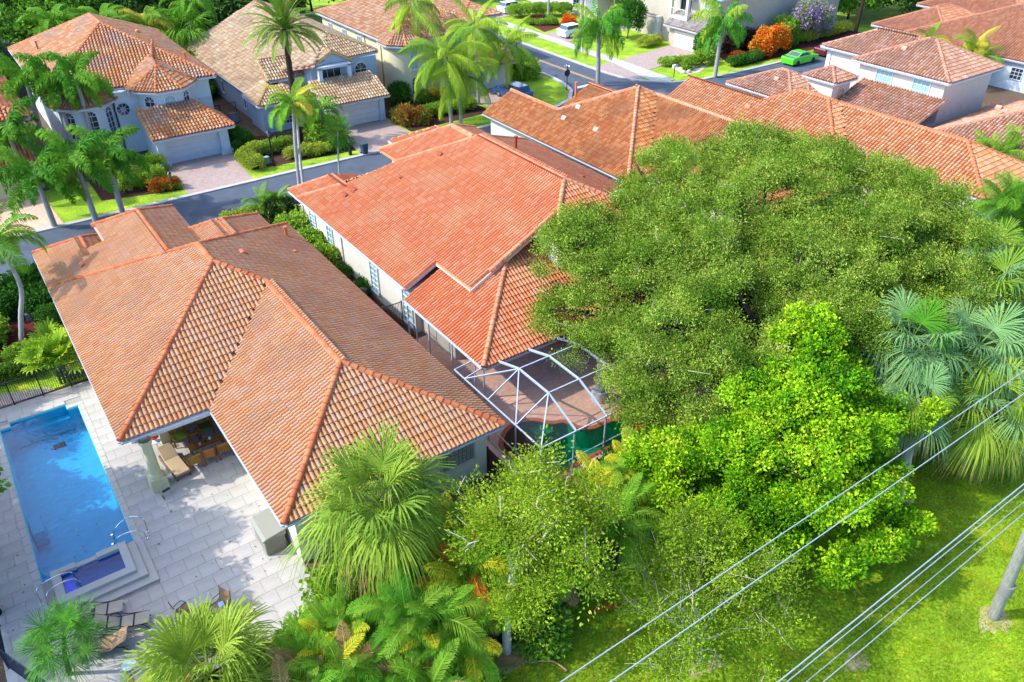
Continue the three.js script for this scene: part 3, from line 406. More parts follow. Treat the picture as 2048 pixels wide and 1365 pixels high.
  wpart('cornice', [box(12.6, 21.45, 5.5, 5.8, -81.02, -80.85), box(20.2, 21.2, 3.9, 4.02, -81, -80.85)], M.trimWhite, H);
}
{ // blue house with a balcony
  const H = thing('two_storey_house', 'blue two-storey house with small white balcony above garage and sandy tile roof', 'house', [32, 0, -88]);
  const cols = ['#d2ab7c', '#c99f70', '#d9b98e', '#c4966a', '#dcc39c', '#cfae88'], rg = [34.8, 7.75, -82.2], rg0 = [34.8, 7.75, -103];
  const faces = [[[25.3, 3.2, -104], [25.3, 3.2, -81.6], [28.6, 4.8, -81.6], [28.6, 4.8, -82.6], [31.2, 6.0, -78], rg, rg0], [[31.2, 6.0, -78.6], [39.2, 5.9, -79.9], rg], [[39.2, 5.9, -79.9], [39.2, 5.9, -104], rg0, rg]];
  faces.push([[30.4, 2.75, -74.9], [37.7, 2.75, -74.9], [37.5, 4.4, -78.3], [30.4, 4.4, -78.3]]);
  faces.push([[24.9, 3.0, -78.1], [30.4, 3.0, -78.1], [28.4, 4.0, -80.4], [26.9, 4.0, -80.4]], [[24.9, 3.0, -82.6], [24.9, 3.0, -78.1], [26.9, 4.0, -80.4], [26.9, 4.0, -82.6]], [[30.4, 3.0, -78.1], [30.4, 3, -82.2], [28.4, 4.0, -82.2], [28.4, 4.0, -80.4]]);
  faces.push([[27.4, 4.4, -81], [31.6, 4.4, -81], [31.6, 5.9, -83.4], [27.4, 5.9, -83.4]]);
  const gp = [33.4, 6.9, -78.6], gq = [33.4, 6.9, -82]; faces.push([[31.2, 5.75, -82], [31.2, 5.75, -78.6], gp, gq], [[35.6, 5.75, -78.6], [35.6, 5.75, -82], gq, gp]);
  const caps = [[rg, rg0], [rg, [39.2, 5.9, -79.9]], [gp, gq], [gp, [31.2, 5.75, -78.6]], [gp, [35.6, 5.75, -78.6]], [[27.4, 5.9, -83.4], [31.6, 5.9, -83.4]], [[24.9, 3, -78.1], [26.9, 4, -80.4]], [[30.4, 3, -78.1], [28.4, 4, -80.4]], [[27.4, 4.4, -81], [27.4, 5.9, -83.4]]];
  roof(H, faces, caps, { cols, caps: ['#b08a52', '#a8834c', '#c09a62'], mortar: std('#c8a878'), stain: '#a98c6c' });
  wpart('wall', [box(25.8, 38.6, 0, 3.1, -103.5, -82.6), box(31.2, 38.6, 0, 5.75, -103.5, -79.2), box(28.7, 31.5, 0, 4.3, -83, -81.4), box(31.2, 37.2, 0, 2.6, -79.2, -75.9), box(25.4, 29.9, 0, 2.9, -82.6, -78.7)], M.blue, H); wpart('gable', [flat([[31.5, 0], [33.4, -1], [35.3, 0]], 0, .2).rotateX(PI / 2).translate(0, 5.75, -78.95), flat([[27, 0], [27.7, -.6], [28.4, 0]], 0, .2).rotateX(PI / 2).translate(0, 2.9, -78.6)], M.blue, H);
  garageDoor(H, 34.3, -75.85, 'z+', 4.9, 2.1, M.white); wpart('pier', [box(36.75, 37.3, 0, 2.6, -75.95, -75.5), box(31.25, 31.8, 0, 2.6, -75.95, -75.5), box(31.8, 36.75, 2.15, 2.62, -75.94, -75.6)], M.trimBlue, H); wpart('wall_lamp', [rbox(37.32, 37.5, 1.6, 2.0, -75.8, -75.6, .04)], M.black, H);
  const plate = wpart('number_plate', [box(34.1, 34.7, 2.25, 2.45, -75.6, -75.55)], std('#8d8371'), H);
  const bal = wpart('balcony', [box(31.5, 35.1, 3.2, 3.6, -79.2, -77.9), box(31.5, 31.9, 3.6, 5.6, -78.3, -77.9), box(34.7, 35.1, 3.6, 5.6, -78.3, -77.9), box(31.5, 35.1, 5.5, 5.75, -78.6, -77.9), box(31.9, 34.7, 4.22, 4.32, -78.05, -77.92)], M.trimBlue, H);
  for (let i = 0; i < 9; i++) { const b = part('baluster', new THREE.LatheGeometry([[.03, 0], [.055, .18], [.03, .4], [.05, .55], [.03, .62]].map(q => new THREE.Vector2(...q)), 7), M.trimWhite, bal); b.position.set(32.1 + i * .3 - 32, 3.6, -77.98 + 88); }
  opening('balcony_door', H, 33.3, 4.6, -79.19, 'z+', 2.2, 2.0, { cols: 3, frame: M.trimBlue }); opening('window', H, 36.7, 4.75, -79.19, 'z+', 1.3, .95, { arch: 1, rows: 1, frame: M.trimWhite }); opening('window', H, 28, 1.6, -78.69, 'z+', 1.5, 1.8, { rows: 5, cols: 4, frame: M.trimBlue }); opening('window', H, 30.3, 3.5, -81.38, 'z+', .8, 1.4, { arch: 1 }); opening('window', H, 25.8, 1.5, -85, 'x-', .7, 1.2, {}); opening('window', H, 25.8, 1.5, -92, 'x-', .7, 1.2, {});
}
{ // cream house behind the coconut palms
  const H = thing('two_storey_house', 'cream two-storey house with turret and tan-orange roof behind the coconut palms', 'house', [48, 0, -90]);
  const a = hipFaces(41.4, 55.3, -101, -81.3, 6.0, .4), b = hipFaces(55, 61, -101, -88, 5.6, .4); const faces = [...a.f, ...b.f], caps = [...a.c, ...b.c];
  const cx = 43.6, cz = -82.2; for (let i = -2; i < 3; i++) { const p = (j) => [cx + Math.sin(j * PI / 4) * 2.9, 5.9, cz + Math.cos(j * PI / 4) * 2.9]; faces.push([p(i - .5), p(i + .5), [cx, 7.5, cz]]); caps.push([p(i + .5), [cx, 7.5, cz]]); }
  faces.push([[48.6, 2.8, -77.6], [56, 2.8, -77.6], [56, 4.6, -81.5], [48.6, 4.6, -81.5]]);
  roof(H, faces, caps, { cols: ['#d19a6c', '#c98c5e', '#d8a87e', '#c58459', '#d9b08c'], caps: ['#d68850', '#cf7f48'], stain: '#b98d6c' });
  wpart('wall', [box(42, 54.7, 0, 5.8, -100.4, -82), box(54.7, 60.4, 0, 5.4, -100.4, -88.6), box(49.2, 55.4, 0, 2.7, -82, -78.4), new THREE.CylinderGeometry(2.35, 2.35, 5.75, 8).rotateY(PI / 8).translate(cx, 2.88, cz)], M.yellowWall, H); garageDoor(H, 52.2, -78.38, 'z+', 4.8, 2.1, M.white);
  opening('window', H, cx, 4.3, cz + 2.19, 'z+', .9, 2, { arch: 1, rows: 4, glass: M.glassPale }); opening('window', H, cx, 1.5, cz + 2.19, 'z+', .9, 1.8, { arch: 1, rows: 3 }); for (const z of [-98, -94, -90]) opening('window', H, 42, 4.6, z, 'x-', .9, .9, { rows: 2, cols: 2, glass: M.glassPale }); opening('window', H, 51.5, 4.7, -81.98, 'z+', 1.6, 1.2, { cols: 3, glass: M.glassPale }); for (const z of [-84.6, -88.6]) wpart('downspout', [rod(V(41.95, 0, z), V(41.95, 5.8, z), .07)], std('#b9a27c'), H);
}
{
  const H = thing('house', 'house cut by the left edge, white panelled wall above orange tile garage roof', 'house', [0, 0, -80]);
  roof(H, [[[-8, 2.75, -75.6], [4.7, 2.75, -75.6], [4.2, 4.4, -77], [-8, 4.4, -77]], ...hipFaces(-12, 5.2, -95, -76.6, 6.2, .42).f], hipFaces(-12, 5.2, -95, -76.6, 6.2, .42).c, { cols: ['#d98250', '#cf7444', '#e09a68', '#d0805a'], caps: ['#d0763f'] });
  wpart('wall', [box(-10, 4.5, 0, 6, -94, -77)], M.trimBlue, H); wpart('garage_wall', [box(-8, 4.2, 0, 2.65, -77, -76.2)], std('#e5c98e', { map: T.stucco }), H); garageDoor(H, 0, -76.18, 'z+', 5, 2.1, std('#dcc08a')); for (let i = 0; i < 4; i++) wpart('siding', [box(-9.9, 4.4, 4.5 + i * .4, 4.53 + i * .4, -76.99, -76.95)], M.trimWhite, H); wpart('downspout', [rod(V(4.55, 0, -76.9), V(4.55, 6, -76.9), .07)], M.fascia, H);
}
{ // beige corner house across the side street
  const H = thing('two_storey_house', 'beige two-storey house with balcony over its garage behind the orange croton bush', 'house', [94, 0, -82]);
  const a = hipFaces(85.2, 112, -95, -73.4, 6.9, .42), b = hipFaces(87, 100, -102, -86, 3.3, .4); roof(H, [...a.f, ...b.f, [[83.2, 2.75, -81.4], [83.2, 2.75, -73.9], [86, 4.3, -73.9], [86, 4.3, -81.4]], [[85.6, 2.8, -90.5], [85.6, 2.8, -84.5], [88.4, 4.2, -84.5], [88.4, 4.2, -90.5]]], [...a.c, ...b.c], { cols: ['#bfae9c', '#b3a090', '#c9b9a8', '#a99686', '#c4b5a8'], caps: ['#bda792'], stain: '#8d8178' });
  wpart('wall', [box(85.7, 111.4, 0, 6.75, -94.4, -74), box(84, 85.7, 0, 2.7, -80.9, -74.2), box(88, 99, 0, 3.1, -101, -94.4)], M.beige, H); const gd = garageDoor(H, 83.97, -77.3, 'x-', 5.2, 2.15, std('#d8ccb2'));
  wpart('balcony', [box(84.2, 85.7, 3.5, 3.9, -81.6, -78.2), box(84.2, 84.6, 3.9, 6.2, -78.6, -78.2), box(84.2, 84.6, 3.9, 6.2, -81.6, -81.2), box(84.2, 85.7, 6.2, 6.7, -81.6, -78.2), box(84.25, 84.33, 4.75, 4.83, -81.2, -78.6), ...Array.from({ length: 9 }, (_, i) => box(84.27, 84.31, 3.9, 4.75, -81 + i * .28, -80.96 + i * .28))], M.beigeTrim, H);
  opening('balcony_door', H, 85.69, 4.9, -79.9, 'x-', 2, 2, { cols: 2 }); opening('window', H, 85.69, 5.5, -76, 'x-', 1.1, 1.4, { arch: 1, rows: 2, frame: M.trimWhite, glass: M.glassPale }); wpart('column', [box(84.9, 85.6, 0, 3, -84.8, -84.1), box(84.75, 85.75, 0, .9, -84.95, -83.95)], M.trimWhite, H); wpart('cornice', [box(83.9, 84.02, 2.4, 2.7, -80.95, -74.15), box(85.68, 85.74, 6.5, 6.75, -94.4, -73.95), box(85.7, 111.4, 6.5, 6.75, -74.02, -73.93)], M.trimWhite, H);
}
{
  const H = thing('house', 'cream house at the top of the photo beside the white cars', 'house', [92, 0, -106]); const a = hipFaces(85, 100, -120, -97.4, 3.3, .42);
  roof(H, a.f, a.c, { cols: ['#cda98c', '#c49c80', '#d6b89e'], caps: ['#c9a083'] }); wpart('wall', [box(85.6, 99.4, 0, 3.2, -119.4, -98)], std('#e8ddc6', { map: T.stucco }), H); garageDoor(H, 85.57, -111.2, 'x-', 5, 2.1, M.white); opening('window', H, 85.57, 1.7, -103, 'x-', 1.4, 1.4, { cols: 2, rows: 2 });
}
// ---------------------------------------------------------------- plants
const leafMat = (c, o = {}) => new THREE.MeshPhysicalMaterial({ color: c, roughness: 0.75, side: THREE.DoubleSide, transmission: 0.3, thickness: 0, specularIntensity: 0.15, ...o });
const LM = { white: leafMat('#ffffff', { roughness: 0.9 }), fox: leafMat('#6a9a22'), foxDark: leafMat('#4f8a1e'), coco: leafMat('#a0b632'), cocoDark: leafMat('#7a9e2c'), royal: leafMat('#5c9a2c'), date: leafMat('#84963c'), areca: leafMat('#6c9e24'), arecaY: leafMat('#c8c22a'), xmas: leafMat('#7fa22c'), xmasY: leafMat('#c9b93c'), sabal: leafMat('#93a633'), sabalB: leafMat('#7c9a2e'), sabalGrey: leafMat('#7a9e5c'), fan: leafMat('#5a9428'), dead: leafMat('#b28a58'), lady: leafMat('#a8c22e'), rust: leafMat('#b0512a'), orange: leafMat('#cf7a2c') };
function triGeo(pos) { const g = new THREE.BufferGeometry(); g.setAttribute('position', new THREE.Float32BufferAttribute(pos, 3)); g.setAttribute('uv', new THREE.Float32BufferAttribute(new Float32Array(pos.length / 3 * 2), 2)); g.computeVertexNormals(); return g; }
// a clump of leaves, each a folded lozenge
function clumpGeo(n, R, len, wid, elong = 1) {
  const pos = []; for (let i = 0; i < n; i++) {
    const d = V(rr(-1, 1), rr(-1, 1), rr(-1, 1)).normalize(), c = d.clone().multiplyScalar(R * Math.cbrt(rnd())); c.x *= elong;
    const a = d.clone().add(V(rr(-.8, .8), rr(-.4, .8), rr(-.8, .8))).normalize(), s = V().crossVectors(a, V(rr(-1, 1), rr(-1, 1), rr(-1, 1))).normalize(), l = len * rr(.7, 1.25), w = wid * rr(.75, 1.2);
    const nn = V().crossVectors(a, s), t = c.clone().addScaledVector(a, l), m = c.clone().addScaledVector(a, l * .5).addScaledVector(nn, l * .12), L = m.clone().addScaledVector(s, w).addScaledVector(nn, w * .4), Rr = m.clone().addScaledVector(s, -w).addScaledVector(nn, w * .4);
    for (const p of [c, L, t, c, t, Rr]) pos.push(p.x, p.y, p.z); }
  return triGeo(pos);
}
const CL = { oak: [0, 1, 2].map(() => clumpGeo(44, .34, .105, .03, 1.7)), broad: [0, 1].map(() => clumpGeo(26, .42, .2, .075)), fine: [0, 1, 2].map(() => clumpGeo(30, .3, .1, .026, 2.2)), hedge: [0, 1].map(() => clumpGeo(22, .2, .12, .045)), big: [0, 1].map(() => clumpGeo(26, .75, .42, .15)), spiky: [0, 1].map(() => clumpGeo(18, .16, .42, .035)) };
const X1 = V(1, 0, 0);
// foliage over a set of ellipsoids [x, y, z, rx, ry, rz] in world coordinates
function foliage(parent, blobs, per, kind, pal, o = {}) {
  const P = V(); for (let q = parent; q && q !== scene; q = q.parent) P.add(q.position); const all = []; const sd = rr(0, 100);
  for (const b of blobs) { const [x, y, z, rx, ry = rx, rz = rx] = b; const area = 4 * PI * Math.pow((Math.pow(rx * ry, 1.6) + Math.pow(rx * rz, 1.6) + Math.pow(ry * rz, 1.6)) / 3, 1 / 1.6); const n = Math.max(4, Math.round(area * per));
    for (let i = 0; i < n; i++) { const d = V(rr(-1, 1), rr(-1, 1), rr(-1, 1)).normalize(); if (d.y < (o.low ?? -.55)) d.y *= -.6; const lump = 1 + (o.lump ?? .18) * noise.noise(d.x * 2.3 + x + sd, d.y * 2.3 + y, d.z * 2.3 + z) * 1.8; const s = lump * (rnd() < .8 ? rr(.86, 1.06) : rr(.45, .9));
      const p = V(x + d.x * rx * s, Math.max(o.minY ?? .06, y + d.y * ry * s), z + d.z * rz * s);
      if (o.skip && o.skip(p)) continue; let deep = false; for (const c of blobs) if (c !== b) { const ex = (p.x - c[0]) / c[3], ey = (p.y - c[1]) / (c[4] ?? c[3]), ez = (p.z - c[2]) / (c[5] ?? c[3]); if (ex * ex + ey * ey + ez * ez < .5) { deep = true; break; } } if (deep) continue;
      p.dir = d; all.push(p); } }
  const list = CL[kind]; const col = new THREE.Color();
  list.forEach((g, k) => { const sub = all.filter((_, i) => i % list.length === k); if (!sub.length) return; const im = shade(new THREE.InstancedMesh(g, LM.white, sub.length)); const m = new THREE.Matrix4(), q = new THREE.Quaternion(), e = new THREE.Euler();
    sub.forEach((p, i) => { if (o.align) q.setFromUnitVectors(X1, p.dir.clone().add(V(rr(-.7, .7), rr(-.5, .5) + o.align, rr(-.7, .7))).normalize()); else q.setFromEuler(e.set(rr(0, 6.3), rr(0, 6.3), rr(0, 6.3))); const s = (o.scale || 1) * rr(.65, 1.45); m.compose(p.clone().sub(P), q, V(s, s, s)); im.setMatrixAt(i, m);
      const w = .5 + .5 * noise.noise(p.x * .45 + sd, p.y * .45, p.z * .45) + rr(-.28, .28); const t = Math.max(0, Math.min(.999, w)) * pal.length; col.set(pal[Math.floor(t)]).multiplyScalar(rr(.75, 1.25)); im.setColorAt(i, col); });
    im.name = o.name || 'foliage'; im.userData.kind = 'stuff'; parent.add(im); });
}
function limbs(parent, base, r, targets, mat, fork = .45) { // trunk and limbs: world coordinates
  const g = []; const top = targets[0] ? base.clone().lerp(targets.reduce((a, t) => a.add(t), V()).multiplyScalar(1 / targets.length), fork) : base; const g0 = [taperTube([base.clone().add(V(0, -.1, 0)), base.clone().lerp(top, .5).add(V(rr(-.2, .2), 0, rr(-.2, .2))), top], r, r * .72, 9, 8)];
  wpart('trunk', g0, mat, parent);
  for (const t of targets) { const m = top.clone().lerp(t, .5).add(V(rr(-.5, .5), rr(.1, .7), rr(-.5, .5))); g.push(taperTube([top, m, t], r * .5, r * .1, 6, 8)); for (let i = 0; i < 3; i++) g.push(taperTube([m.clone().lerp(t, rr(0, .6)), t.clone().add(V(rr(-1, 1), rr(-.3, .9), rr(-1, 1)))], r * .18, r * .05, 5, 4)); }
  if (g.length) wpart('limb', g, mat, parent);
}
// ---- fronds
function pinnate({ L, e0, droop, n, len, ang = .9, fall = .35, wid = .035, plume = 0, vee = .35, curve = 0 }) { // along +x
  const pos = [], R = []; let x = 0, y = 0, zz = 0; const N = 14; for (let i = 0; i <= N; i++) { const t = i / N; R.push(V(x, y, zz)); const a = e0 - droop * Math.pow(t, 1.25); x += Math.cos(a) * L / N; y += Math.sin(a) * L / N; zz += curve * t * L / N; }
  const at = t => { const f = Math.min(N - .001, t * N), i = Math.floor(f); return R[i].clone().lerp(R[i + 1], f - i); }, dir = t => { const i = Math.min(N - 1, Math.floor(t * N)); return V().subVectors(R[i + 1], R[i]).normalize(); };
  const quad = (a, b, c, d) => { for (const p of [a, b, c, a, c, d]) pos.push(p.x, p.y, p.z); };
  for (let i = 0; i < N; i++) { const w0 = .045 * (1 - i / N) + .008, w1 = .045 * (1 - (i + 1) / N) + .008; const s = V(0, 0, 1), u = V(0, .6, 0); quad(R[i].clone().addScaledVector(s, w0), R[i + 1].clone().addScaledVector(s, w1), R[i + 1].clone().addScaledVector(u, w1), R[i].clone().addScaledVector(u, w0)); quad(R[i].clone().addScaledVector(u, w0), R[i + 1].clone().addScaledVector(u, w1), R[i + 1].clone().addScaledVector(s, -w1), R[i].clone().addScaledVector(s, -w0)); }
  for (let i = 0; i < n; i++) for (const sg of [-1, 1]) { const t = .1 + .9 * (i + rr(0, .8)) / n, o = at(t), d = dir(t), l = len * Math.pow(Math.sin(PI * Math.min(1, .16 + t * .86)), .7) * rr(.82, 1.1) + .06; const rot = plume ? rr(-PI, PI) : vee + rr(-.12, .12);
    let s = V(0, Math.sin(rot), sg * Math.cos(rot)); const k = d.clone().multiplyScalar(Math.cos(ang)).addScaledVector(s, Math.sin(ang)).normalize(); const mid = o.clone().addScaledVector(k, l * .55); mid.y -= fall * l * .12; const tip = o.clone().addScaledVector(k, l * (1 - fall * .25)); tip.y -= fall * l * .75; const w = d.clone().multiplyScalar(wid);
    quad(o.clone().addScaledVector(w, -.6), o.clone().addScaledVector(w, .6), mid.clone().add(w), mid.clone().sub(w)); for (const p of [mid.clone().sub(w), mid.clone().add(w), tip]) pos.push(p.x, p.y, p.z); }
  return triGeo(pos);
}
function fanFrond({ pet, R, n, spread = 2.6, e0 = .6, tipfall = .5, wid = .05, arch = .7, split = 0 }) { // petiole then a costapalmate blade, along +x
  const pos = []; const quad = (a, b, c, d) => { for (const p of [a, b, c, a, c, d]) pos.push(p.x, p.y, p.z); };
  const pts = []; let x = 0, y = 0; for (let i = 0; i <= 6; i++) { pts.push(V(x, y, 0)); const a = e0 - arch * .35 * i / 6; x += Math.cos(a) * pet / 6; y += Math.sin(a) * pet / 6; }
  for (let i = 0; i < 6; i++) { const s = V(0, 0, .025), u = V(0, .025, 0); quad(pts[i].clone().add(s), pts[i + 1].clone().add(s), pts[i + 1].clone().add(u), pts[i].clone().add(u)); quad(pts[i].clone().add(u), pts[i + 1].clone().add(u), pts[i + 1].clone().sub(s), pts[i].clone().sub(s)); }
  const h = pts[6], a0 = e0 - arch * .4; const ex = V(Math.cos(a0), Math.sin(a0), 0), ey = V(-Math.sin(a0), Math.cos(a0), 0);
  for (let i = 0; i < n; i++) { const t = (i + .5) / n * 2 - 1, th = t * spread + (split ? rr(-.07, .07) : 0); const l = R * (1 - .28 * Math.abs(t)) * rr(.88, 1.06); const org = h.clone().addScaledVector(ex, R * .3 * (1 - Math.abs(t)) ); if (tipfall > .2) org.y -= R * .1 * (1 - Math.abs(t));
    const d = ex.clone().multiplyScalar(Math.cos(th)).add(V(0, 0, Math.sin(th))); d.addScaledVector(ey, split ? .1 + rr(-.12, .2) : .22 * (1 - Math.abs(t) * .2)).normalize(); const s = V().crossVectors(d, ey).normalize().multiplyScalar(wid);
    const m = org.clone().addScaledVector(d, l * .5), q = org.clone().addScaledVector(d, l * .8), tip = org.clone().addScaledVector(d, l); m.y -= tipfall * l * .08; q.y -= tipfall * l * .3; tip.y -= tipfall * l * rr(.55, .85); const up2 = ey.clone().multiplyScalar(.02);
    quad(org.clone().addScaledVector(s, .35), m.clone().add(s), m.clone().add(up2), org); quad(org, m.clone().add(up2), m.clone().sub(s), org.clone().addScaledVector(s, -.35)); quad(m.clone().add(s), q.clone().addScaledVector(s, .6), q.clone().addScaledVector(s, -.6), m.clone().sub(s)); for (const p of [q.clone().addScaledVector(s, .6), tip, q.clone().addScaledVector(s, -.6)]) pos.push(p.x, p.y, p.z); }
  return triGeo(pos);
}
const FR = {
  fox: [[1.1, 1.5], [.75, 1.9], [.35, 2.1], [.0, 1.6]].map(([e, d]) => pinnate({ L: 2.9, e0: e, droop: d, n: 120, len: .62, ang: 1.05, fall: .35, wid: .032, plume: 1 })),
  coco: [[1.25, 1.1], [.95, 1.7], [.5, 2.0], [.05, 1.7], [-.5, 1.2]].map(([e, d]) => pinnate({ L: 4.9, e0: e, droop: d, n: 60, len: 1.15, ang: .8, fall: 1.3, wid: .032, vee: .0, curve: rr(-.3, .3) })),
  royal: [[1.2, 1.4], [.85, 2.0], [.4, 2.3], [-.1, 1.7]].map(([e, d]) => pinnate({ L: 4.3, e0: e, droop: d, n: 80, len: 1.0, ang: .9, fall: 1.2, wid: .04, plume: 1, vee: .25 })),
  date: [[1.4, .5], [1.1, .8], [.85, 1.1], [.55, 1.25], [.2, 1.2], [-.15, .9]].map(([e, d]) => pinnate({ L: 4.0, e0: e, droop: d, n: 84, len: .55, ang: .85, fall: .3, wid: .03, vee: .45 })),
  areca: [[1.35, 1.3], [1.1, 1.9], [.7, 2.1], [.3, 1.8]].map(([e, d]) => pinnate({ L: 2.15, e0: e, droop: d, n: 40, len: .7, ang: .8, fall: .95, wid: .017, vee: .3 })),
  xmas: [[1.1, 1.7], [.8, 2.2], [.3, 2.2]].map(([e, d]) => pinnate({ L: 2.6, e0: e, droop: d, n: 46, len: .7, ang: .85, fall: .8, wid: .03, vee: .35 })),
  sabal: [[1.15, .5], [.8, .8], [.35, 1.1], [-.15, 1.2], [-.7, 1.1]].map(([e, f]) => fanFrond({ pet: 1.0, R: 1.75, n: 46, spread: 1.75, e0: e, tipfall: f, wid: .03, split: 1 })),
  fan: [[1.2, .2], [.8, .3], [.3, .45], [-.2, .6]].map(([e, f]) => fanFrond({ pet: .75, R: .95, n: 40, spread: 2.4, e0: e, tipfall: f, wid: .016, split: 1 })),
  lady: [[1.2, .3], [.8, .4], [.4, .5]].map(([e, f]) => fanFrond({ pet: .5, R: .55, n: 11, spread: 2.3, e0: e, tipfall: f, wid: .05 })),
};
const KIND = { fox: ['foxtail_palm', 'palm tree'], coco: ['coconut_palm', 'palm tree'], royal: ['royal_palm', 'palm tree'], date: ['date_palm', 'palm tree'], xmas: ['palm_tree', 'palm tree'], sabal: ['cabbage_palm', 'palm tree'], fan: ['fan_palm', 'palm tree'], areca: ['areca_palm', 'palm tree'] };
// hub: crown centre; kind: frond set; n fronds from upright to hanging
function palm(kind, label, base, hub, n, o = {}) {
  const B = V(...base), Hh = V(...hub), t = thing(KIND[kind][0], label, KIND[kind][1], [B.x, 0, B.z], 0, o.group); const mid = B.clone().lerp(Hh, .55); mid.x += (o.bend ?? (B.x - Hh.x) * .12); mid.z += (B.z - Hh.z) * .1;
  const r = o.r ?? .16; if (o.trunk !== false) wpart('trunk', taperTube([B.clone().add(V(0, -.1, 0)), B.clone().lerp(mid, .5), mid, Hh], r * 1.25, r * .85, 10, 26, o.ring ?? .04), o.mat || M.palmTrunk, t);
  if (o.shaft) wpart('crownshaft', taperTube([Hh.clone().lerp(mid, .02).add(V(0, -.1, 0)), Hh.clone().add(V(0, .5, 0)), Hh.clone().add(V(0, 1.0, 0))], r * 1.05, r * .4, 10, 6), M.shaft, t);
  const y0 = Hh.y + (o.shaft ? .75 : .05), set = FR[kind]; const mats = o.mats || [LM[kind]]; const s = o.s || 1;
  for (let i = 0; i < n; i++) { const f = (i + .5) / n; const k = Math.min(set.length - 1, Math.floor(Math.pow(f, o.pw ?? .8) * set.length)); const dead = o.dead && f > 1 - o.dead; const m = shade(new THREE.Mesh(set[k], dead ? LM.dead : pick(mats))); m.name = 'frond';
    m.position.set(Hh.x - B.x, y0 - f * .3 * s, Hh.z - B.z); m.rotation.order = 'YXZ'; m.rotation.set(rr(-.22, .22), i * 2.39996 + rr(-.25, .25), rr(-.14, .14)); const q = s * rr(.86, 1.12); m.scale.set(q, q, q); t.add(m); }
  return t;
}
function clumpPalm(label, x, z, n, stems, o = {}) { // several leaning stems, arching fronds
  const t = thing(o.name || 'areca_palm', label, 'palm', [x, 0, z], 0, o.group); const st = [];
  for (let k = 0; k < stems; k++) { const a = k * 2.4 + rr(0, 1), h = (o.h ?? 2.2) * rr(.6, 1.15), lean = rr(.2, .9) * (o.lean ?? 1), top = V(Math.cos(a) * lean, h, Math.sin(a) * lean); st.push(taperTube([V(Math.cos(a) * .2, -.05, Math.sin(a) * .2), V(Math.cos(a) * .2 + top.x * .3, h * .5, Math.sin(a) * .2 + top.z * .3), top], .06, .04, 6, 5));
    for (let i = 0; i < n; i++) { const set = FR[o.kind || 'areca']; const m = shade(new THREE.Mesh(set[i % set.length], pick(o.mats || [LM.areca, LM.areca, LM.areca, LM.arecaY]))); m.name = 'frond'; m.position.copy(top); m.rotation.order = 'YXZ'; m.rotation.set(rr(-.2, .2), i * 2.39996 + rr(-.4, .4) + k, rr(-.1, .2)); const q = (o.s || 1) * rr(.8, 1.15); m.scale.set(q, q, q); t.add(m); } }
  part('stem', st, M.shaft, t); return t;
}
const tree = (name, label, x, z) => thing(name, label, 'tree', [x, 0, z]);
function shrub(label, x, z, blobs, per, kind, pal, o = {}) { const t = thing(o.name || 'shrub', label, o.cat || 'shrub', [x, 0, z], 0, o.group); wpart('stem', [rod(V(x, -.05, z), V(x, Math.max(.3, blobs[0][1]), z), .05, .03), rod(V(x, -.05, z), V(x + .25, Math.max(.3, blobs[0][1]), z + .1), .04, .02)], M.bark, t); foliage(t, blobs, per, kind, pal, o); return t; }
function hedge(label, pts, w, h, pal, o = {}) { const c = pts[Math.floor(pts.length / 2)]; const t = thing('hedge', label, 'hedge', [c[0], 0, c[1]]); const bl = []; for (let i = 0; i < pts.length - 1; i++) { const a = V(pts[i][0], 0, pts[i][1]), b = V(pts[i + 1][0], 0, pts[i + 1][1]), n = Math.max(1, Math.round(a.distanceTo(b) / (w * .6))); for (let k = 0; k <= n; k++) { const p = a.clone().lerp(b, k / n); bl.push([p.x, h * .5, p.z, w * .55, h * .55, w * .55]); } } foliage(t, bl, 20, 'hedge', pal, { lump: .06, low: -.3 }); return t; }

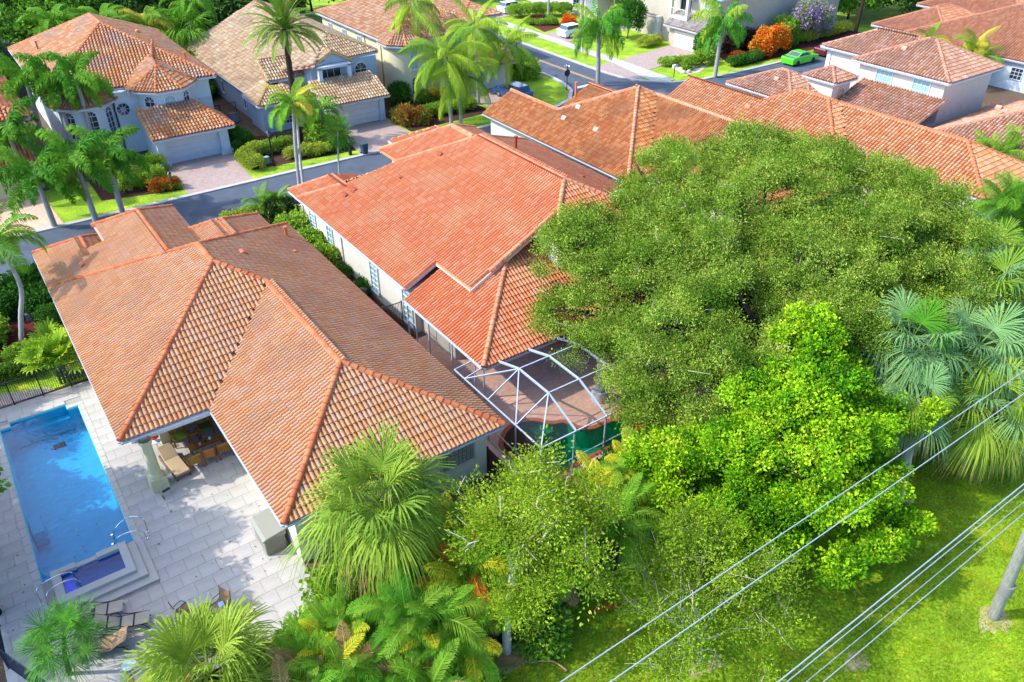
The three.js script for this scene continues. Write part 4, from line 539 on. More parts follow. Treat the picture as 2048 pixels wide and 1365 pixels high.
// the big live oak: tufts over an uneven spreading dome; rim points are [x, z, height]
{
  const bx = 33.5, bz = -23, t = tree('oak_tree', 'huge spreading oak with dense olive-green crown covering the middle right', bx, bz); const bl = [], targets = [];
  const rim = [[23.2, -30.9, 5.8], [26, -33.4, 6.3], [30.5, -34.6, 7.3], [34.4, -35.8, 7.8], [38.5, -36.3, 8.1], [42.9, -35, 8.4], [46.6, -33.4, 8.4], [48.5, -31, 8.4], [49.4, -27.8, 8.2], [49.4, -24.2, 8], [48.2, -20.2, 7.7], [45.6, -17.2, 7.2], [43.2, -15.6, 6.3], [39, -14.7, 5.8], [36.9, -15, 5.4], [35, -17, 5.8], [32, -18.5, 6.6], [28.8, -18.8, 6.4], [27, -18.9, 5.6], [24.6, -19.4, 5], [22.6, -20.6, 4.6], [21.6, -21.2, 4.4], [23, -23.5, 4.8], [22.6, -25.8, 5], [22.2, -27.6, 5.2], [22.4, -29.4, 5.5]], poly = rim.map(p => [p[0], p[1]]); let k = 0;
  for (let gx = 20; gx < 51; gx += 1.08) for (let gz = -38; gz < -13; gz += 1.08) { const x = gx + rr(-.6, .6), z = gz + rr(-.6, .6); if (!inside([x, z], poly) || Math.hypot(x - 29.4, (z + 20.6) * 1.1) < 1.55 || Math.hypot(x - 31.6, (z + 20.4) * 1.2) < .9) continue;
    let d = 99, w = 0, hs = 0; for (let i = 0; i < rim.length; i++) { const a = rim[i], b = rim[(i + 1) % rim.length]; const t0 = Math.max(0, Math.min(1, ((x - a[0]) * (b[0] - a[0]) + (z - a[1]) * (b[1] - a[1])) / ((b[0] - a[0]) ** 2 + (b[1] - a[1]) ** 2))); d = Math.min(d, Math.hypot(x - a[0] - t0 * (b[0] - a[0]), z - a[1] - t0 * (b[1] - a[1]))); const q = 1 / (.3 + (x - a[0]) ** 2 + (z - a[1]) ** 2); w += q; hs += q * a[2]; }
    const h = hs / w - .5 + 1.9 * (1 - Math.exp(-d / 2.8)) + 1.5 * noise.noise(x * .24, z * .24, 4.2) + .9 * noise.noise(x * .6, z * .6, 9.1) - (z > -20 && x > 35 ? .4 : 0); const s = rr(.5, 1.0); bl.push([x, h + rr(-.75, .6), z, s, s * .62, s]); if (k++ % 7 === 0) targets.push(V(x, h - .4, z)); if (d < 1.2 && x > 34 && z > -22) bl.push([x, h - 1.7, z, .9, .9, .9]); }
  for (const [x, h, z, r] of [[22.4, 3.6, -20.4, 1.0], [24, 4.4, -18.4, 1.1], [24.4, 3.2, -17.6, .9], [25.6, 5.2, -17.6, 1.1], [27, 5.0, -17, 1.0], [27.6, 6.2, -18.2, 1.1], [23, 2.8, -19, .9], [31.6, 7, -17.6, 1.0], [33, 6.2, -16.4, 1.1], [34.4, 5.2, -15.6, 1.1], [35.8, 4.6, -14.8, 1.0], [33.8, 6.6, -17.6, 1.2], [36, 5.8, -16.2, 1.2], [38, 4.6, -14.6, 1.1], [40, 4.8, -14.6, 1.2], [42, 5.2, -15, 1.2], [38, 3.2, -14.4, 1.1], [40.6, 3.4, -14.6, 1.2], [43.4, 3.8, -15.4, 1.2], [45.4, 5, -16.6, 1.2], [46.8, 5.4, -18.2, 1.2], [29.2, 6.4, -18.3, 1.0], [26.2, 6.3, -18.8, 1.0]]) for (let i = 0; i < 5; i++) bl.push([x + rr(-.7, .7), h + rr(-.6, .5), z + rr(-.6, .6), rr(.45, .8), .45, rr(.45, .8)]);
  limbs(t, V(bx, 0, bz), .5, targets.slice(0, 34), M.bark, .35); wpart('limb', [taperTube([V(31.6, 4, -22.4), V(27, 5.0, -24.5), V(23, 5.2, -28.8)], .2, .05, 6, 10), taperTube([V(31, 3.6, -21), V(28, 4.6, -19.8), V(23, 4.2, -20.8)], .2, .05, 6, 10), taperTube([V(32, 3, -22), V(30.4, 5.4, -20.9), V(29.2, 7.6, -21.6)], .24, .1, 7, 10)], M.bark, t);
  foliage(t, bl, 7.6, 'oak', ['#4c6c18', '#64861c', '#7d9a2a', '#98ae38', '#b4be4c', '#587a18', '#8ca438'], { lump: .3, low: -.3, scale: 1.0, name: 'crown', align: .35 });
  const tw = []; for (let i = 0; i < 130; i++) { const b = pick(bl), d = V(rr(-1, 1), rr(.1, 1), rr(-1, 1)).normalize(), p = V(b[0], b[1], b[2]).addScaledVector(d, b[3] * .5); tw.push(taperTube([p, p.clone().addScaledVector(d, .4).add(V(rr(-.3, .3), 0, rr(-.3, .3))), p.clone().addScaledVector(d, .8).add(V(rr(-.6, .6), -.1, rr(-.6, .6)))], .022, .008, 4, 4)); } wpart('twig', tw, M.twig, t);
}
{
  const t = tree('leafy_tree', 'vivid yellow-green broadleaf tree below the oak, overhanging the back lawn', 26.6, -14.4); const bl = [];
  const L = [[30.2, 7.3, -17.6, 1.0], [29.4, 6.6, -17.2, 1.4], [28.5, 6.0, -16.6, 1.6], [30.2, 5.2, -16.0, 1.6], [27, 6.2, -15.2, 1.7], [25.2, 5.6, -15.8, 1.7], [29.6, 4.6, -14, 1.7], [31.0, 4.4, -13.2, 1.1], [31.9, 4.6, -12.6, .7], [27.4, 5.2, -13, 1.7], [25.2, 5.0, -13.4, 1.7], [23, 4.8, -15.6, 1.7], [22, 4.2, -17, 1.4], [20.9, 3.9, -17.9, 1.0], [22.4, 3.5, -14, 1.5], [21.2, 2.6, -14.8, 1.1], [24.2, 3.8, -12, 1.5], [26.4, 3.6, -11.4, 1.5], [28.4, 3.2, -12, 1.3], [25.4, 2.6, -10.2, 1.0], [24, 2.4, -10, .8], [27.4, 2.4, -10.2, .9], [21.2, 2.0, -13.2, .9], [22.6, 2.4, -12.4, 1.1], [20.6, 1.6, -15.4, 1.2], [22, 1.6, -15.8, 1.3], [23.6, 2.4, -16.2, 1.3], [21.4, 1.0, -14.2, 1.0], [24.4, 1.4, -13.2, 1.2], [26, 1.8, -12.2, 1.1], [20.2, 2.8, -16.6, 1.0], [22.6, .9, -13.6, 1.0]];
  for (const [x, h, z, r] of L) bl.push([x, h, z, r * .82, r * .6, r * .82]); for (let i = 0; i < 70; i++) { const b = L[i % L.length]; const a = rr(0, 6.3); bl.push([b[0] + Math.cos(a) * b[3], b[1] + rr(-.5, .8), b[2] + Math.sin(a) * b[3], rr(.35, .6), .34, rr(.35, .6)]); }
  limbs(t, V(26.6, 0, -14.4), .28, L.slice(0, 18).map(([x, h, z]) => V(x, h - .4, z)), M.barkPale, .3); foliage(t, bl, 11, 'broad', ['#3c6e0a', '#548a0c', '#6fa40e', '#8cb812', '#a6c81a', '#bcd028', '#4c800c'], { lump: .4, low: -.4, name: 'crown', scale: .66 });
}
{
  const t = tree('small_tree', 'sparse fine-leaved young tree on the back lawn under the upper wires', 17.1, -11.2); const bl = []; for (let i = 0; i < 34; i++) { const a = i * 2.4, r = 3.1 * Math.sqrt((i + .5) / 34); if (rnd() < .2) continue; bl.push([17.2 + Math.cos(a) * r + rr(-.5, .5), 4.3 - .16 * r * r + rr(-.8, .8), -11.3 + Math.sin(a) * r + rr(-.5, .5), rr(.35, .65), .3, rr(.35, .65)]); } bl.push([17.6, 5.0, -13.4, .9, .6, .8], [18.6, 4.8, -13, .9, .6, .8]);
  limbs(t, V(17.1, 0, -11.2), .13, bl.slice(6, 34, 2).filter((_, i) => i % 2 === 0).map(b => V(b[0], b[1], b[2])), M.barkPale, .3); foliage(t, bl, 11, 'fine', ['#688812', '#7c981c', '#92a828', '#a6b434'], { lump: .4, low: -.5, name: 'crown', align: .2, scale: 1.15 }); { const tw = []; for (let i = 0; i < 70; i++) { const b = pick(bl), p = V(b[0], b[1], b[2]); tw.push(taperTube([p, p.clone().add(V(rr(-.5, .5), rr(0, .3), rr(-.5, .5))), p.clone().add(V(rr(-1.1, 1.1), rr(-.1, .5), rr(-1.1, 1.1)))], .02, .008, 4, 4)); } wpart('twig', tw, M.twig, t); };
}
{
  const t = tree('gray_trunk_tree', 'small tree with pale forked grey trunk leaning beside the black fence', 11.1, -15.9); const bl = []; for (let i = 0; i < 46; i++) { const a = i * 2.4, r = 2.6 * Math.sqrt((i + .5) / 46); if (rnd() < .25) continue; bl.push([12.9 + Math.cos(a) * r + rr(-.5, .5), 7.3 - .34 * r * r + rr(-1, .7), -16.4 + Math.sin(a) * r * .95 + rr(-.5, .5), rr(.35, .7), .36, rr(.35, .6)]); }
  const f = V(11.5, 4.2, -16.1); wpart('trunk', [taperTube([V(11.05, -.1, -15.9), V(11.05, 1.4, -15.9), V(11.25, 2.8, -16.0), f], .2, .15, 10, 12, .02)], M.barkPale, t); const lg = [[12.6, 6.6, -16.6], [11.7, 7.2, -17.2], [11.4, 6.6, -15.3], [13.8, 6.8, -15.8], [13.5, 7.2, -17.6], [12.6, 7.4, -15]].map(p => V(...p)); wpart('limb', lg.map(p => taperTube([f, f.clone().lerp(p, .5).add(V(rr(-.2, .2), .3, rr(-.2, .2))), p], .1, .03, 7, 8)), M.barkPale, t); const tw = []; for (let i = 0; i < 36; i++) { const b = pick(bl), p = V(b[0], b[1], b[2]); tw.push(taperTube([p, p.clone().add(V(rr(-.4, .4), rr(.1, .5), rr(-.4, .4))), p.clone().add(V(rr(-1, 1), rr(.2, .8), rr(-1, 1)))], .03, .012, 4, 4)); } wpart('twig', tw, M.twig, t);
  bl.push([11.4, 2.6, -15.7, .4, .6, .4], [11.9, 1.8, -15.5, .5, .5, .5], [12.2, 3.0, -15.6, .35, .4, .35]); foliage(t, bl, 12, 'fine', ['#6f9012', '#84a01c', '#98ac28', '#acb836', '#7a9818'], { lump: .4, name: 'crown', align: .2, scale: 1.15 });
}
// ---- palms
palm('sabal', 'largest cabbage palm with a shaggy round crown at the back wall of the nearest house', [8.5, 0, -20.9], [8.6, 5.5, -21.1], 42, { r: .22, mats: [LM.sabal, LM.sabal, LM.sabalB], dead: .14, s: 1.16, mat: M.palmBrown });
palm('sabal', 'cabbage palm at the bottom edge, shading the sling chairs on the deck', [1.2, 0, -19.4], [1.0, 2.9, -19.5], 36, { r: .2, mats: [LM.sabal, LM.sabal, LM.sabalB], dead: .1, s: 1.1, mat: M.palmBrown });
palm('fan', 'small dark fan palm beside the loungers at the lower left corner', [-3.3, 0, -24.9], [-2.85, 2.6, -24.3], 22, { r: .08, s: .95, mats: [LM.fan, LM.fan, LM.foxDark], mat: M.palmBrown });
palm('sabal', 'blue-green cabbage palm nearest the big oak, with long hanging fronds', [34.6, 0, -15.2], [34.4, 6.2, -15], 40, { r: .2, mats: [LM.sabalGrey, LM.sabalGrey, LM.foxDark], dead: .12, s: 1.1, pw: .5 });
palm('sabal', 'blue-green cabbage palm close to the right edge above the wires', [38.2, 0, -13.6], [37.6, 5.6, -13.2], 38, { r: .2, mats: [LM.sabalGrey, LM.sabalGrey, LM.sabalB], dead: .16, s: 1.05, pw: .5 });
palm('sabal', 'yellowish cabbage palm at the right edge, lowest of the row beside the lawn', [36.4, 0, -11.3], [36.0, 4.2, -11.0], 34, { r: .2, mats: [LM.sabalB, LM.sabalGrey, LM.sabal], dead: .25, s: 1.0, pw: .5 });
palm('sabal', 'cabbage palm with a bare grey trunk showing on the lawn behind the upper wires', [31.2, 0, -11.8], [32.2, 5.0, -12.9], 18, { r: .24, mats: [LM.sabalGrey, LM.sabalB], dead: .2, s: .75, pw: .55, mat: M.palmGray });
palm('sabal', 'cabbage palm half hidden at the right edge beyond the oak', [44.5, 0, -16.6], [43.8, 5.6, -16.2], 32, { r: .2, mats: [LM.sabalGrey, LM.sabalB], s: 1.25, pw: .7 });
palm('sabal', 'bright green cabbage palm at the right edge, farthest of the row', [48.5, 0, -18.5], [48, 5.2, -18.2], 30, { r: .2, mats: [LM.sabalB, LM.fan], s: 1.2, pw: .7 });
const foxM = [LM.fox, LM.fox, LM.foxDark];
palm('fox', 'foxtail palm by the kerb, its trunk just left of the tallest front gable', [6.7, 0, -67], [6.6, 4.6, -67], 12, { r: .2, shaft: 1, s: 1.32, mats: foxM, mat: M.palmGray });
palm('fox', 'foxtail palm by the kerb, nearest to the paved driveway with the garage', [8.8, 0, -67.4], [8.9, 4.3, -67.4], 12, { r: .2, shaft: 1, s: 1.32, mats: foxM, mat: M.palmGray });
palm('fox', 'foxtail palm by the kerb, lowest of the street group', [3.8, 0, -64.95 - 2.9], [3.7, 3.9, -67.5], 14, { r: .19, shaft: 1, s: 1.35, mats: foxM, mat: M.palmGray });
palm('fox', 'tall foxtail palm before the round window of the pale blue house', [9.7, 0, -79.2], [9.9, 7.2, -79.8], 12, { r: .2, shaft: 1, s: 1.32, mats: foxM, mat: M.palmGray });
palm('fox', 'tall foxtail palm, middle of the three beside the pale blue house', [8.0, 0, -80.2], [8.4, 7.0, -81.2], 12, { r: .2, shaft: 1, s: 1.32, mats: foxM, mat: M.palmGray });
palm('fox', 'tall foxtail palm, leftmost of the three beside the pale blue house', [6.0, 0, -81.0], [6.3, 7.4, -82.4], 12, { r: .2, shaft: 1, s: 1.32, mats: foxM, mat: M.palmGray });
palm('fox', 'foxtail palm between the left-edge house and the street', [3.4, 0, -75.2], [3.3, 5.0, -75.4], 13, { r: .18, shaft: 1, s: 1.3, mats: foxM, mat: M.palmGray });
palm('xmas', 'palm with thin pale curved trunk in the left garden bed', [-1.1, 0, -51], [-.3, 6.6, -52], 14, { r: .13, s: 1.25, mats: [LM.areca, LM.xmas], mat: M.palmGray, bend: .7 });
palm('xmas', 'palm at the left edge over the street, with yellow lower fronds', [-2.2, 0, -57], [-1.6, 4.6, -58], 14, { r: .13, s: 1.2, mats: [LM.fox, LM.xmas], mat: M.palmGray });
palm('date', 'tallest date palm with a full round crown in front of the blue house', [26.7, 0, -73], [26.9, 11.0, -73.2], 64, { r: .28, mats: [LM.date, LM.date, LM.cocoDark], mat: M.palmBrown, pw: .9, ring: .09 });
palm('xmas', 'slender palm with arching fronds and hanging yellow leaves by the near kerb', [21.8, 0, -61.6], [22.6, 7.8, -62.2], 20, { r: .12, mats: [LM.xmas, LM.areca, LM.xmas, LM.xmas, LM.xmasY], mat: M.palmGray, s: 1.1 });
palm('xmas', 'slender yellowing palm just behind the one by the near kerb', [21.4, 0, -63.6 + 4], [23.6, 6.9, -64.2], 14, { r: .11, mats: [LM.xmas, LM.xmasY], mat: M.palmGray });
palm('fan', 'thin-trunked palm with a small round crown in front of the blue house', [25.3, 0, -61.2], [26.3, 4.6, -62.6], 22, { r: .07, mats: [LM.xmas, LM.fan], s: .95, mat: M.palmGray });
palm('xmas', 'small dark green palm rising from the bush by the blue house driveway', [28.9, 0, -72.2], [28.9, 3.4, -72.2], 14, { r: .12, mats: [LM.areca, LM.fox], s: 1.0 });
const cocoM = [LM.coco, LM.coco, LM.cocoDark];
palm('coco', 'larger coconut palm of the pair in the corner lawn', [42, 0, -69.9], [41.8, 6.9, -70.4], 24, { r: .17, mats: cocoM, mat: M.palmGray, s: 1.05 }); palm('coco', 'lower coconut palm of the pair in the corner lawn', [42.8, 0, -69.4], [43.4, 5.0, -70], 18, { r: .15, mats: cocoM, mat: M.palmGray, s: .95 });
palm('coco', 'coconut palm over the blue car, left of the round sign', [53, 0, -75.8], [52.9, 5.2, -75.6], 20, { r: .16, mats: cocoM, mat: M.palmGray, s: .95 }); palm('coco', 'tall coconut palm at the top in front of the cream house turret', [46.6, 0, -86.2 + 4], [45.7, 9.6, -83.2], 18, { r: .15, mats: cocoM, mat: M.palmGray, s: .95 });
palm('coco', 'coconut palm behind the taller pair, against the cream house roof', [48.2, 0, -74.2], [48, 8.0, -74.4], 18, { r: .16, mats: cocoM, mat: M.palmGray, s: .95 });
palm('royal', 'royal palm with a grey trunk at the stop line', [63.4, 0, -71.9 + .2], [63.2, 5.8, -71.9], 20, { r: .24, shaft: 1, mats: [LM.royal, LM.royal, LM.coco], mat: M.palmGray }); palm('royal', 'royal palm before the beige house, nearest the rounded topiary', [77.4, 0, -63.6 - 2.6], [77.2, 5.6, -66], 20, { r: .22, shaft: 1, mats: [LM.royal, LM.royal, LM.coco], mat: M.palmGray });
const G1 = ['#6d9426', '#80a42e', '#96b538', '#aac044'], G2 = ['#34611c', '#447522', '#558428', '#3b6a1e'], G3 = ['#98a836', '#adb83c', '#c0c44a'], OR = ['#e2701c', '#ef8d22', '#d9581c', '#f0a62c', '#a8701e'], PUR = ['#b58fb6', '#c9a4c4', '#8a8a5a', '#7d9a4a', '#d0aec8', '#a583ac'];
// understorey between the houses and the fence
let ai = 0; for (const [x, z, h, s, lab] of [[5.6, -17.4, 2.0, 1.1, 'areca clump at the foot of the largest cabbage palm'], [8.2, -17.6, 2.6, 1.15, 'dark green areca clump by the fence, left of the grey forked trunk'], [10.2, -18.2, 2.8, 1.15, 'glossy areca clump just behind the grey forked trunk'], [12.6, -19.6, 2.0, 1.0, 'yellow-green areca in front of the glass-block window'], [13.6, -17.6, 1.8, .95, 'areca under the grey-trunked tree crown'], [18.4, -18.8, 1.6, 1.0, 'areca with orange fronds beside the pool cage corner'], [22.4, -19.8, 2.0, .9, 'tall areca rising against the pool cage front'], [17.6, -17.6, 1.8, 1.1, 'broad-leaved palm over the black fence gap'], [23.8, -20.8, 2.4, .95, 'areca between the pool cage and the vivid green tree'], [3.4, -17.6, 1.6, 1.0, 'areca at the bottom edge beside the deck corner'], [7, -15.9, 1.4, 1.0, 'areca hanging over the fence at the bottom edge'], [-.6, -21.6, .9, .7, 'small young palm beside the towel-draped lounger']])
  clumpPalm(lab, x, z, 9, s > .9 ? 5 : 2, { h, s, mats: ai++ % 3 === 2 ? [LM.areca, LM.arecaY, LM.xmas, LM.orange] : [LM.areca, LM.foxDark, LM.areca, LM.xmas, LM.xmas, LM.dead] });
for (const [x, z, h, s, lab, m] of [[6.2, -19.4, 1.5, 1.0, 'green areca clump against the back corner of the deck', 0], [4.8, -18.6, 1.7, 1.0, 'areca clump at the bottom edge, right of the shaded sling chairs', 1], [9.6, -19.8, 1.8, 1.0, 'areca clump below the right side of the largest cabbage palm', 0], [11.6, -18.4, 2.2, 1.0, 'areca clump hidden behind the grey-trunked tree', 1], [15.2, -19.4, 1.6, .95, 'areca clump under the right side of the grey-trunked tree', 0], [16.4, -18.2, 1.5, .9, 'dark areca clump before the near corner of the pool cage', 0], [19.6, -18.0, 1.5, .95, 'areca clump at the dark gap beside the vivid green tree', 1], [20.6, -18.8, 2.2, 1.0, 'yellowish areca left of the vivid green tree', 1], [3.0, -16.2, 1.2, .9, 'low areca at the bottom edge below the deck corner', 0], [9.0, -16.8, 1.9, 1.0, 'areca drooping over the fence just left of the grey trunk', 1]]) clumpPalm(lab, x, z, 9, 5, { h, s, mats: m ? [LM.areca, LM.xmas, LM.arecaY] : [LM.areca, LM.foxDark, LM.areca] });
shrub('leafy ground shrubs filling the bed below the window wall', 8.6, -22.6, [[6.6, .5, -22, 1, .6, .9], [8.6, .5, -22.8, 1, .6, .8], [10.4, .4, -22.6, .9, .5, .8], [4.6, .5, -20.6, .9, .6, .8]], 10, 'broad', G1); shrub('leafy ground shrubs in front of the pool cage', 18.6, -20.6, [[17.2, .5, -20.8, 1, .6, .8], [19.2, .5, -20.2, 1.1, .6, .9], [21.4, .5, -20.8, 1.1, .6, .9], [15.4, .4, -17.4, .9, .5, .6], [18, .4, -17.2, .9, .5, .6]], 10, 'broad', G2);
clumpPalm('golden yellow palm clump by the small black fence below the window wall', 11.6, -21.0, 9, 3, { h: 1.7, s: .9, mats: [LM.arecaY, LM.arecaY, LM.xmas] });
clumpPalm('bright yellow-green lady palm clump beside the left patio fence', .2, -46.4, 9, 9, { name: 'lady_palm', kind: 'lady', h: 1.5, lean: 1.5, s: 1.35, mats: [LM.lady, LM.lady, LM.xmas] });
clumpPalm('palm clump left of the far right house with arching yellow fronds', 92.6, -50, 9, 6, { h: 4.6, s: 1.4, lean: 2, mats: [LM.xmas, LM.xmasY] }); clumpPalm('palm clump before the pale wall of the far right house', 98.6, -46.5, 9, 4, { h: 3.6, s: 1.5, mats: [LM.xmas, LM.xmas, LM.xmasY] });
clumpPalm('palm clump behind the peach-orange roof at the right edge', 72.2, -29.5, 9, 4, { h: 2.6, s: 1.4, mats: [LM.xmas, LM.areca] }); clumpPalm('small palm in front of the entry tower', 79.3, -57.4, 7, 2, { h: 1.1, s: .7 }); clumpPalm('small palm at the right of the coral house eave by the street', 17.9, -58.8, 8, 3, { h: 1.9, s: .9, mats: [LM.xmas, LM.areca] }); clumpPalm('low palm under the thin-trunked palm', 24.6, -60, 8, 2, { h: .6, s: .7 });
for (const [x, z, lab] of [[48, -26, 'palm clump at the right edge above the blue-green cabbage palms'], [54, -27, 'palm clump at the right edge below the peach-orange roof'], [60, -22.5, 'leafy palm clump at the right edge, highest of that row'], [41.5, -29, 'palm clump showing through the oak crown gap'], [50, -22, 'low palm clump at the right edge beside the fence row']]) clumpPalm(lab, x, z, 9, 5, { h: 3.4, s: 1.5, lean: 1.6, mats: [LM.areca, LM.fox, LM.foxDark] });
// shrubs, hedges, trees
hedge('clipped yellow-green hedge by the green utility boxes', [[21.2, -70.2], [20.9, -72.2], [22.6, -73.6]], 1.3, 1.2, G3); hedge('low hedge along the lawn in front of the blue house', [[24.9, -71], [26.2, -70.8], [28, -70.3]], 1.1, .9, G3); hedge('dark hedge beside the pale blue garage', [[22.2, -79.5], [22.6, -76.4]], 1.4, 1.2, G2); hedge('hedge between the lamp post and the date palm', [[22.8, -73.4], [25.4, -73.4]], 1.1, 1.1, G1);
shrub('big round light-green bush left of the white garage', 29.1, -72.6, [[29.1, 1.1, -72.6, 1.7, 1.35, 1.5]], 12, 'broad', G1); shrub('low shrub beside the mailbox and waste bin', 30.0, -70.6, [[30, .4, -70.6, .9, .5, .7]], 16, 'hedge', G2);
shrub('orange-tipped ground shrub at the driveway edge', 13.8, -70.2, [[13.7, .4, -70.2, .7, .5, .6], [12.6, .45, -70.4, .7, .5, .7]], 18, 'hedge', ['#6d8f22', '#a8701e', '#c45a24', '#7ea52a']); shrub('shrub mass beside the pale blue garage wall', 12.6, -72.6, [[12.4, .7, -72.2, 1.5, .8, 1.2], [10.6, .8, -72.4, 1.4, .9, 1.2], [13.6, .6, -75.2, 1, .9, .9]], 12, 'hedge', G1); shrub('dark box shrub right of the pale blue garage pier', 21.4, -75.6, [[21.4, .45, -75.6, .5, .5, .5]], 20, 'hedge', G2);
shrub('multicoloured croton shrub right of the white garage', 38.6, -73.4, [[38.6, .7, -73.4, 1.1, .8, 1.1], [39.8, .6, -72.6, .9, .7, .9]], 14, 'spiky', ['#5c7a2a', '#b5622e', '#8f9a35', '#c47f3a']); hedge('low green hedge behind the coconut palm pair', [[41, -74], [46.5, -73.4]], 1.4, 1.1, G1); shrub('dark spiky palm-like shrub at the cream house base', 41.2, -79.6, [[41.2, 1.1, -79.6, 1.1, 1, 1.1]], 10, 'spiky', G2); shrub('orange and green shrubs under the cream house turret', 44.2, -78, [[44, .8, -78, 1.5, .8, 1]], 12, 'hedge', ['#b5832c', '#7f9a2a', '#5f8a24']); hedge('bright hedge along the side street left of the yellow lines', [[58.6, -82], [58.2, -86.5], [57.2, -89]], 2.2, 2, G1); shrub('rounded bush behind the round sign', 58.4, -79.4, [[58.4, .9, -79.4, 1.4, 1.1, 1.4]], 12, 'broad', G1);
hedge('tall clipped hedge at the top beside the white cars', [[76.6, -107], [80, -105.6], [83.6, -103.4]], 2.2, 1.8, G1); shrub('dark red foliage bed inside the low hedge', 77.4, -102.4, [[77.2, .4, -102.4, 1.4, .5, 1]], 14, 'hedge', ['#5c2a22', '#7a3a2c', '#3f2a1e']); hedge('low hedge ring around the red foliage bed', [[75.4, -101.6], [78.4, -99.4], [79.6, -102]], .9, .7, G1); shrub('orange croton by the driveway of the white car', 79.6, -97.4, [[79.6, .6, -97.4, .9, .7, .9]], 14, 'spiky', OR); hedge('block hedge with flat top before the beige house porch', [[80.2, -81.8], [82.6, -82]], 1.5, 1.2, G3); shrub('dark round tree left of the beige house column', 81.6, -86.6, [[81.6, 3, -86.6, 1.9, 2.4, 1.9]], 8, 'broad', G2); hedge('hedge behind the rock bed', [[75.8, -73.4], [79.2, -72], [82, -72.6]], 1.1, 1, G1); hedge('long hedge behind the kerb left of the green car', [[83, -68.4], [85.8, -68.3], [88, -68.7]], 1.4, 1.1, G2); hedge('clipped hedge right of the orange croton', [[93, -70.4], [96.5, -70.2]], 1.5, 1.2, G2); hedge('yellow-green hedge row in front of the purple-flowered tree', [[99.5, -71], [104, -71], [110, -71.2]], 1.6, 1.4, G3);
{ const t = shrub('egg-shaped clipped topiary on a short trunk', 82.4, -73.2, [[82.4, 1.9, -73.2, 1.1, 1.5, 1.1]], 22, 'hedge', G2, { name: 'topiary', cat: 'topiary', low: -.9, lump: .03 }); }
shrub('large vivid orange croton bush behind the green car', 91, -69.3, [[89.6, 1.3, -69.3, 1.5, 1.2, 1.2], [92, 1.9, -69.3, 1.7, 1.6, 1.3], [90.6, 2.2, -69.8, 1.2, 1, 1]], 11, 'broad', OR); { const t = tree('flowering_tree', 'purple-flowered tree in front of the beige side wall', 100.5, -70.6); foliage(t, [[99.6, 3.6, -70.6, 2.0, 1.9, 1.6], [101.6, 3.2, -70.6, 2.2, 1.8, 1.6], [103, 2.2, -70.6, 1.6, 1.4, 1.4]], 9, 'broad', PUR, { name: 'crown' }); limbs(t, V(100.5, 0, -70.6), .14, [V(99.6, 3.4, -70.6), V(102, 3, -70.6)], M.bark); }
shrub('green bush left of the purple-flowered tree', 96.6, -71.4, [[96.6, 1.9, -71.6, 1.8, 1.7, 1.4]], 8, 'broad', G1); shrub('dark plants against the beige side wall', 91.5, -73, [[88, 1, -73, 1.2, 1.1, .7], [91, 1.2, -73.2, 1.3, 1.2, .7], [94, .9, -73, 1, 1, .7]], 10, 'broad', ['#3f5a22', '#55222c', '#4a6a26']); shrub('red flowers on the ground before the beige side wall', 86.6, -70.9, [[86.6, .3, -70.9, 1.3, .3, .7]], 14, 'hedge', ['#d8341c', '#c22a1c', '#6d7a22']); shrub('green shrubs among the pale stones', 79, -70.6, [[77, .4, -70.6, .5, .5, .5], [78.6, .5, -71, .5, .6, .5], [80.6, .9, -71.2, 1.2, .8, .8]], 14, 'spiky', G1);
// left garden and the strip between the two near houses
shrub('dense dark shrubs between the left garden and the nearest roof', -.4, -56, [[.6, .9, -57, 1.3, 1, 1.2], [-.6, .9, -55.6, 1.4, 1, 1.3], [-2.6, .9, -57.4, 1.5, 1, 1.5], [.9, .8, -54.2, .9, .9, .9]], 11, 'broad', G2); shrub('rounded green shrub beside the grey planter wall', .95, -51.9, [[.95, .8, -51.9, .75, .9, .8]], 14, 'hedge', G2); shrub('light shrub at the left edge of the garden bed', -2.8, -51.6, [[-2.8, .6, -52.6, 1.2, .7, 1.2], [-4, .6, -50, 1.2, .7, 1]], 11, 'broad', G1); hedge('trimmed hedge in the left garden beyond the fence', [[-3.4, -47.6], [-1.2, -47.4], [-.2, -48.6]], 1.1, .9, ['#55761f', '#68882a', '#7a9634']); hedge('small trimmed hedge left of the lady palm', [[-1.6, -49.4], [-.6, -49.6]], .9, .8, G1); shrub('grey-blue flowering shrub under the left eave', 1.2, -48.4, [[1.2, .5, -48.4, .6, .5, .8]], 16, 'hedge', ['#7d94a8', '#6b8a8a', '#5d7a5a']);
shrub('rounded yellow-green shrubs at the street corner between the near houses', 17.6, -59.2, [[16.9, .6, -59.4, 1.2, .7, .9], [15.4, .6, -59.8, 1, .6, .7]], 14, 'hedge', G3); shrub('spiky dark cordyline behind the coral house corner', 18.9, -58, [[18.7, .9, -58, 1.2, 1, 1]], 12, 'spiky', ['#3e5a24', '#5a6a2a', '#6b4a2a']); shrub('bright shrub against the white wall below the first window', 18.6, -54.4, [[18.3, .9, -54.6, 1.1, 1, 1], [18.6, .7, -51.8, .8, .9, .9], [18.8, .6, -49.6, .6, .7, .8]], 14, 'broad', G1); shrub('small shrubs along the foot of the white wall', 19, -45, [[19, .4, -47.4, .4, .5, .7], [19.1, .4, -44.6, .35, .4, .7]], 16, 'hedge', G2);
for (const [x, z, r, lab] of [[10.4, -21.4, .8, 'small weedy shrub at the corner of the window wall'], [12.6, -15.4, .9, 'leafy weeds at the foot of the grey forked trunk'], [9, -15.3, .8, 'leafy shrub at the fence by the bottom edge'], [19.4, -15.5, .7, 'weeds and seedlings at the fence gap']]) shrub(lab, x, z, [[x, .5, z, r, .6, r * .7]], 14, 'broad', G1);
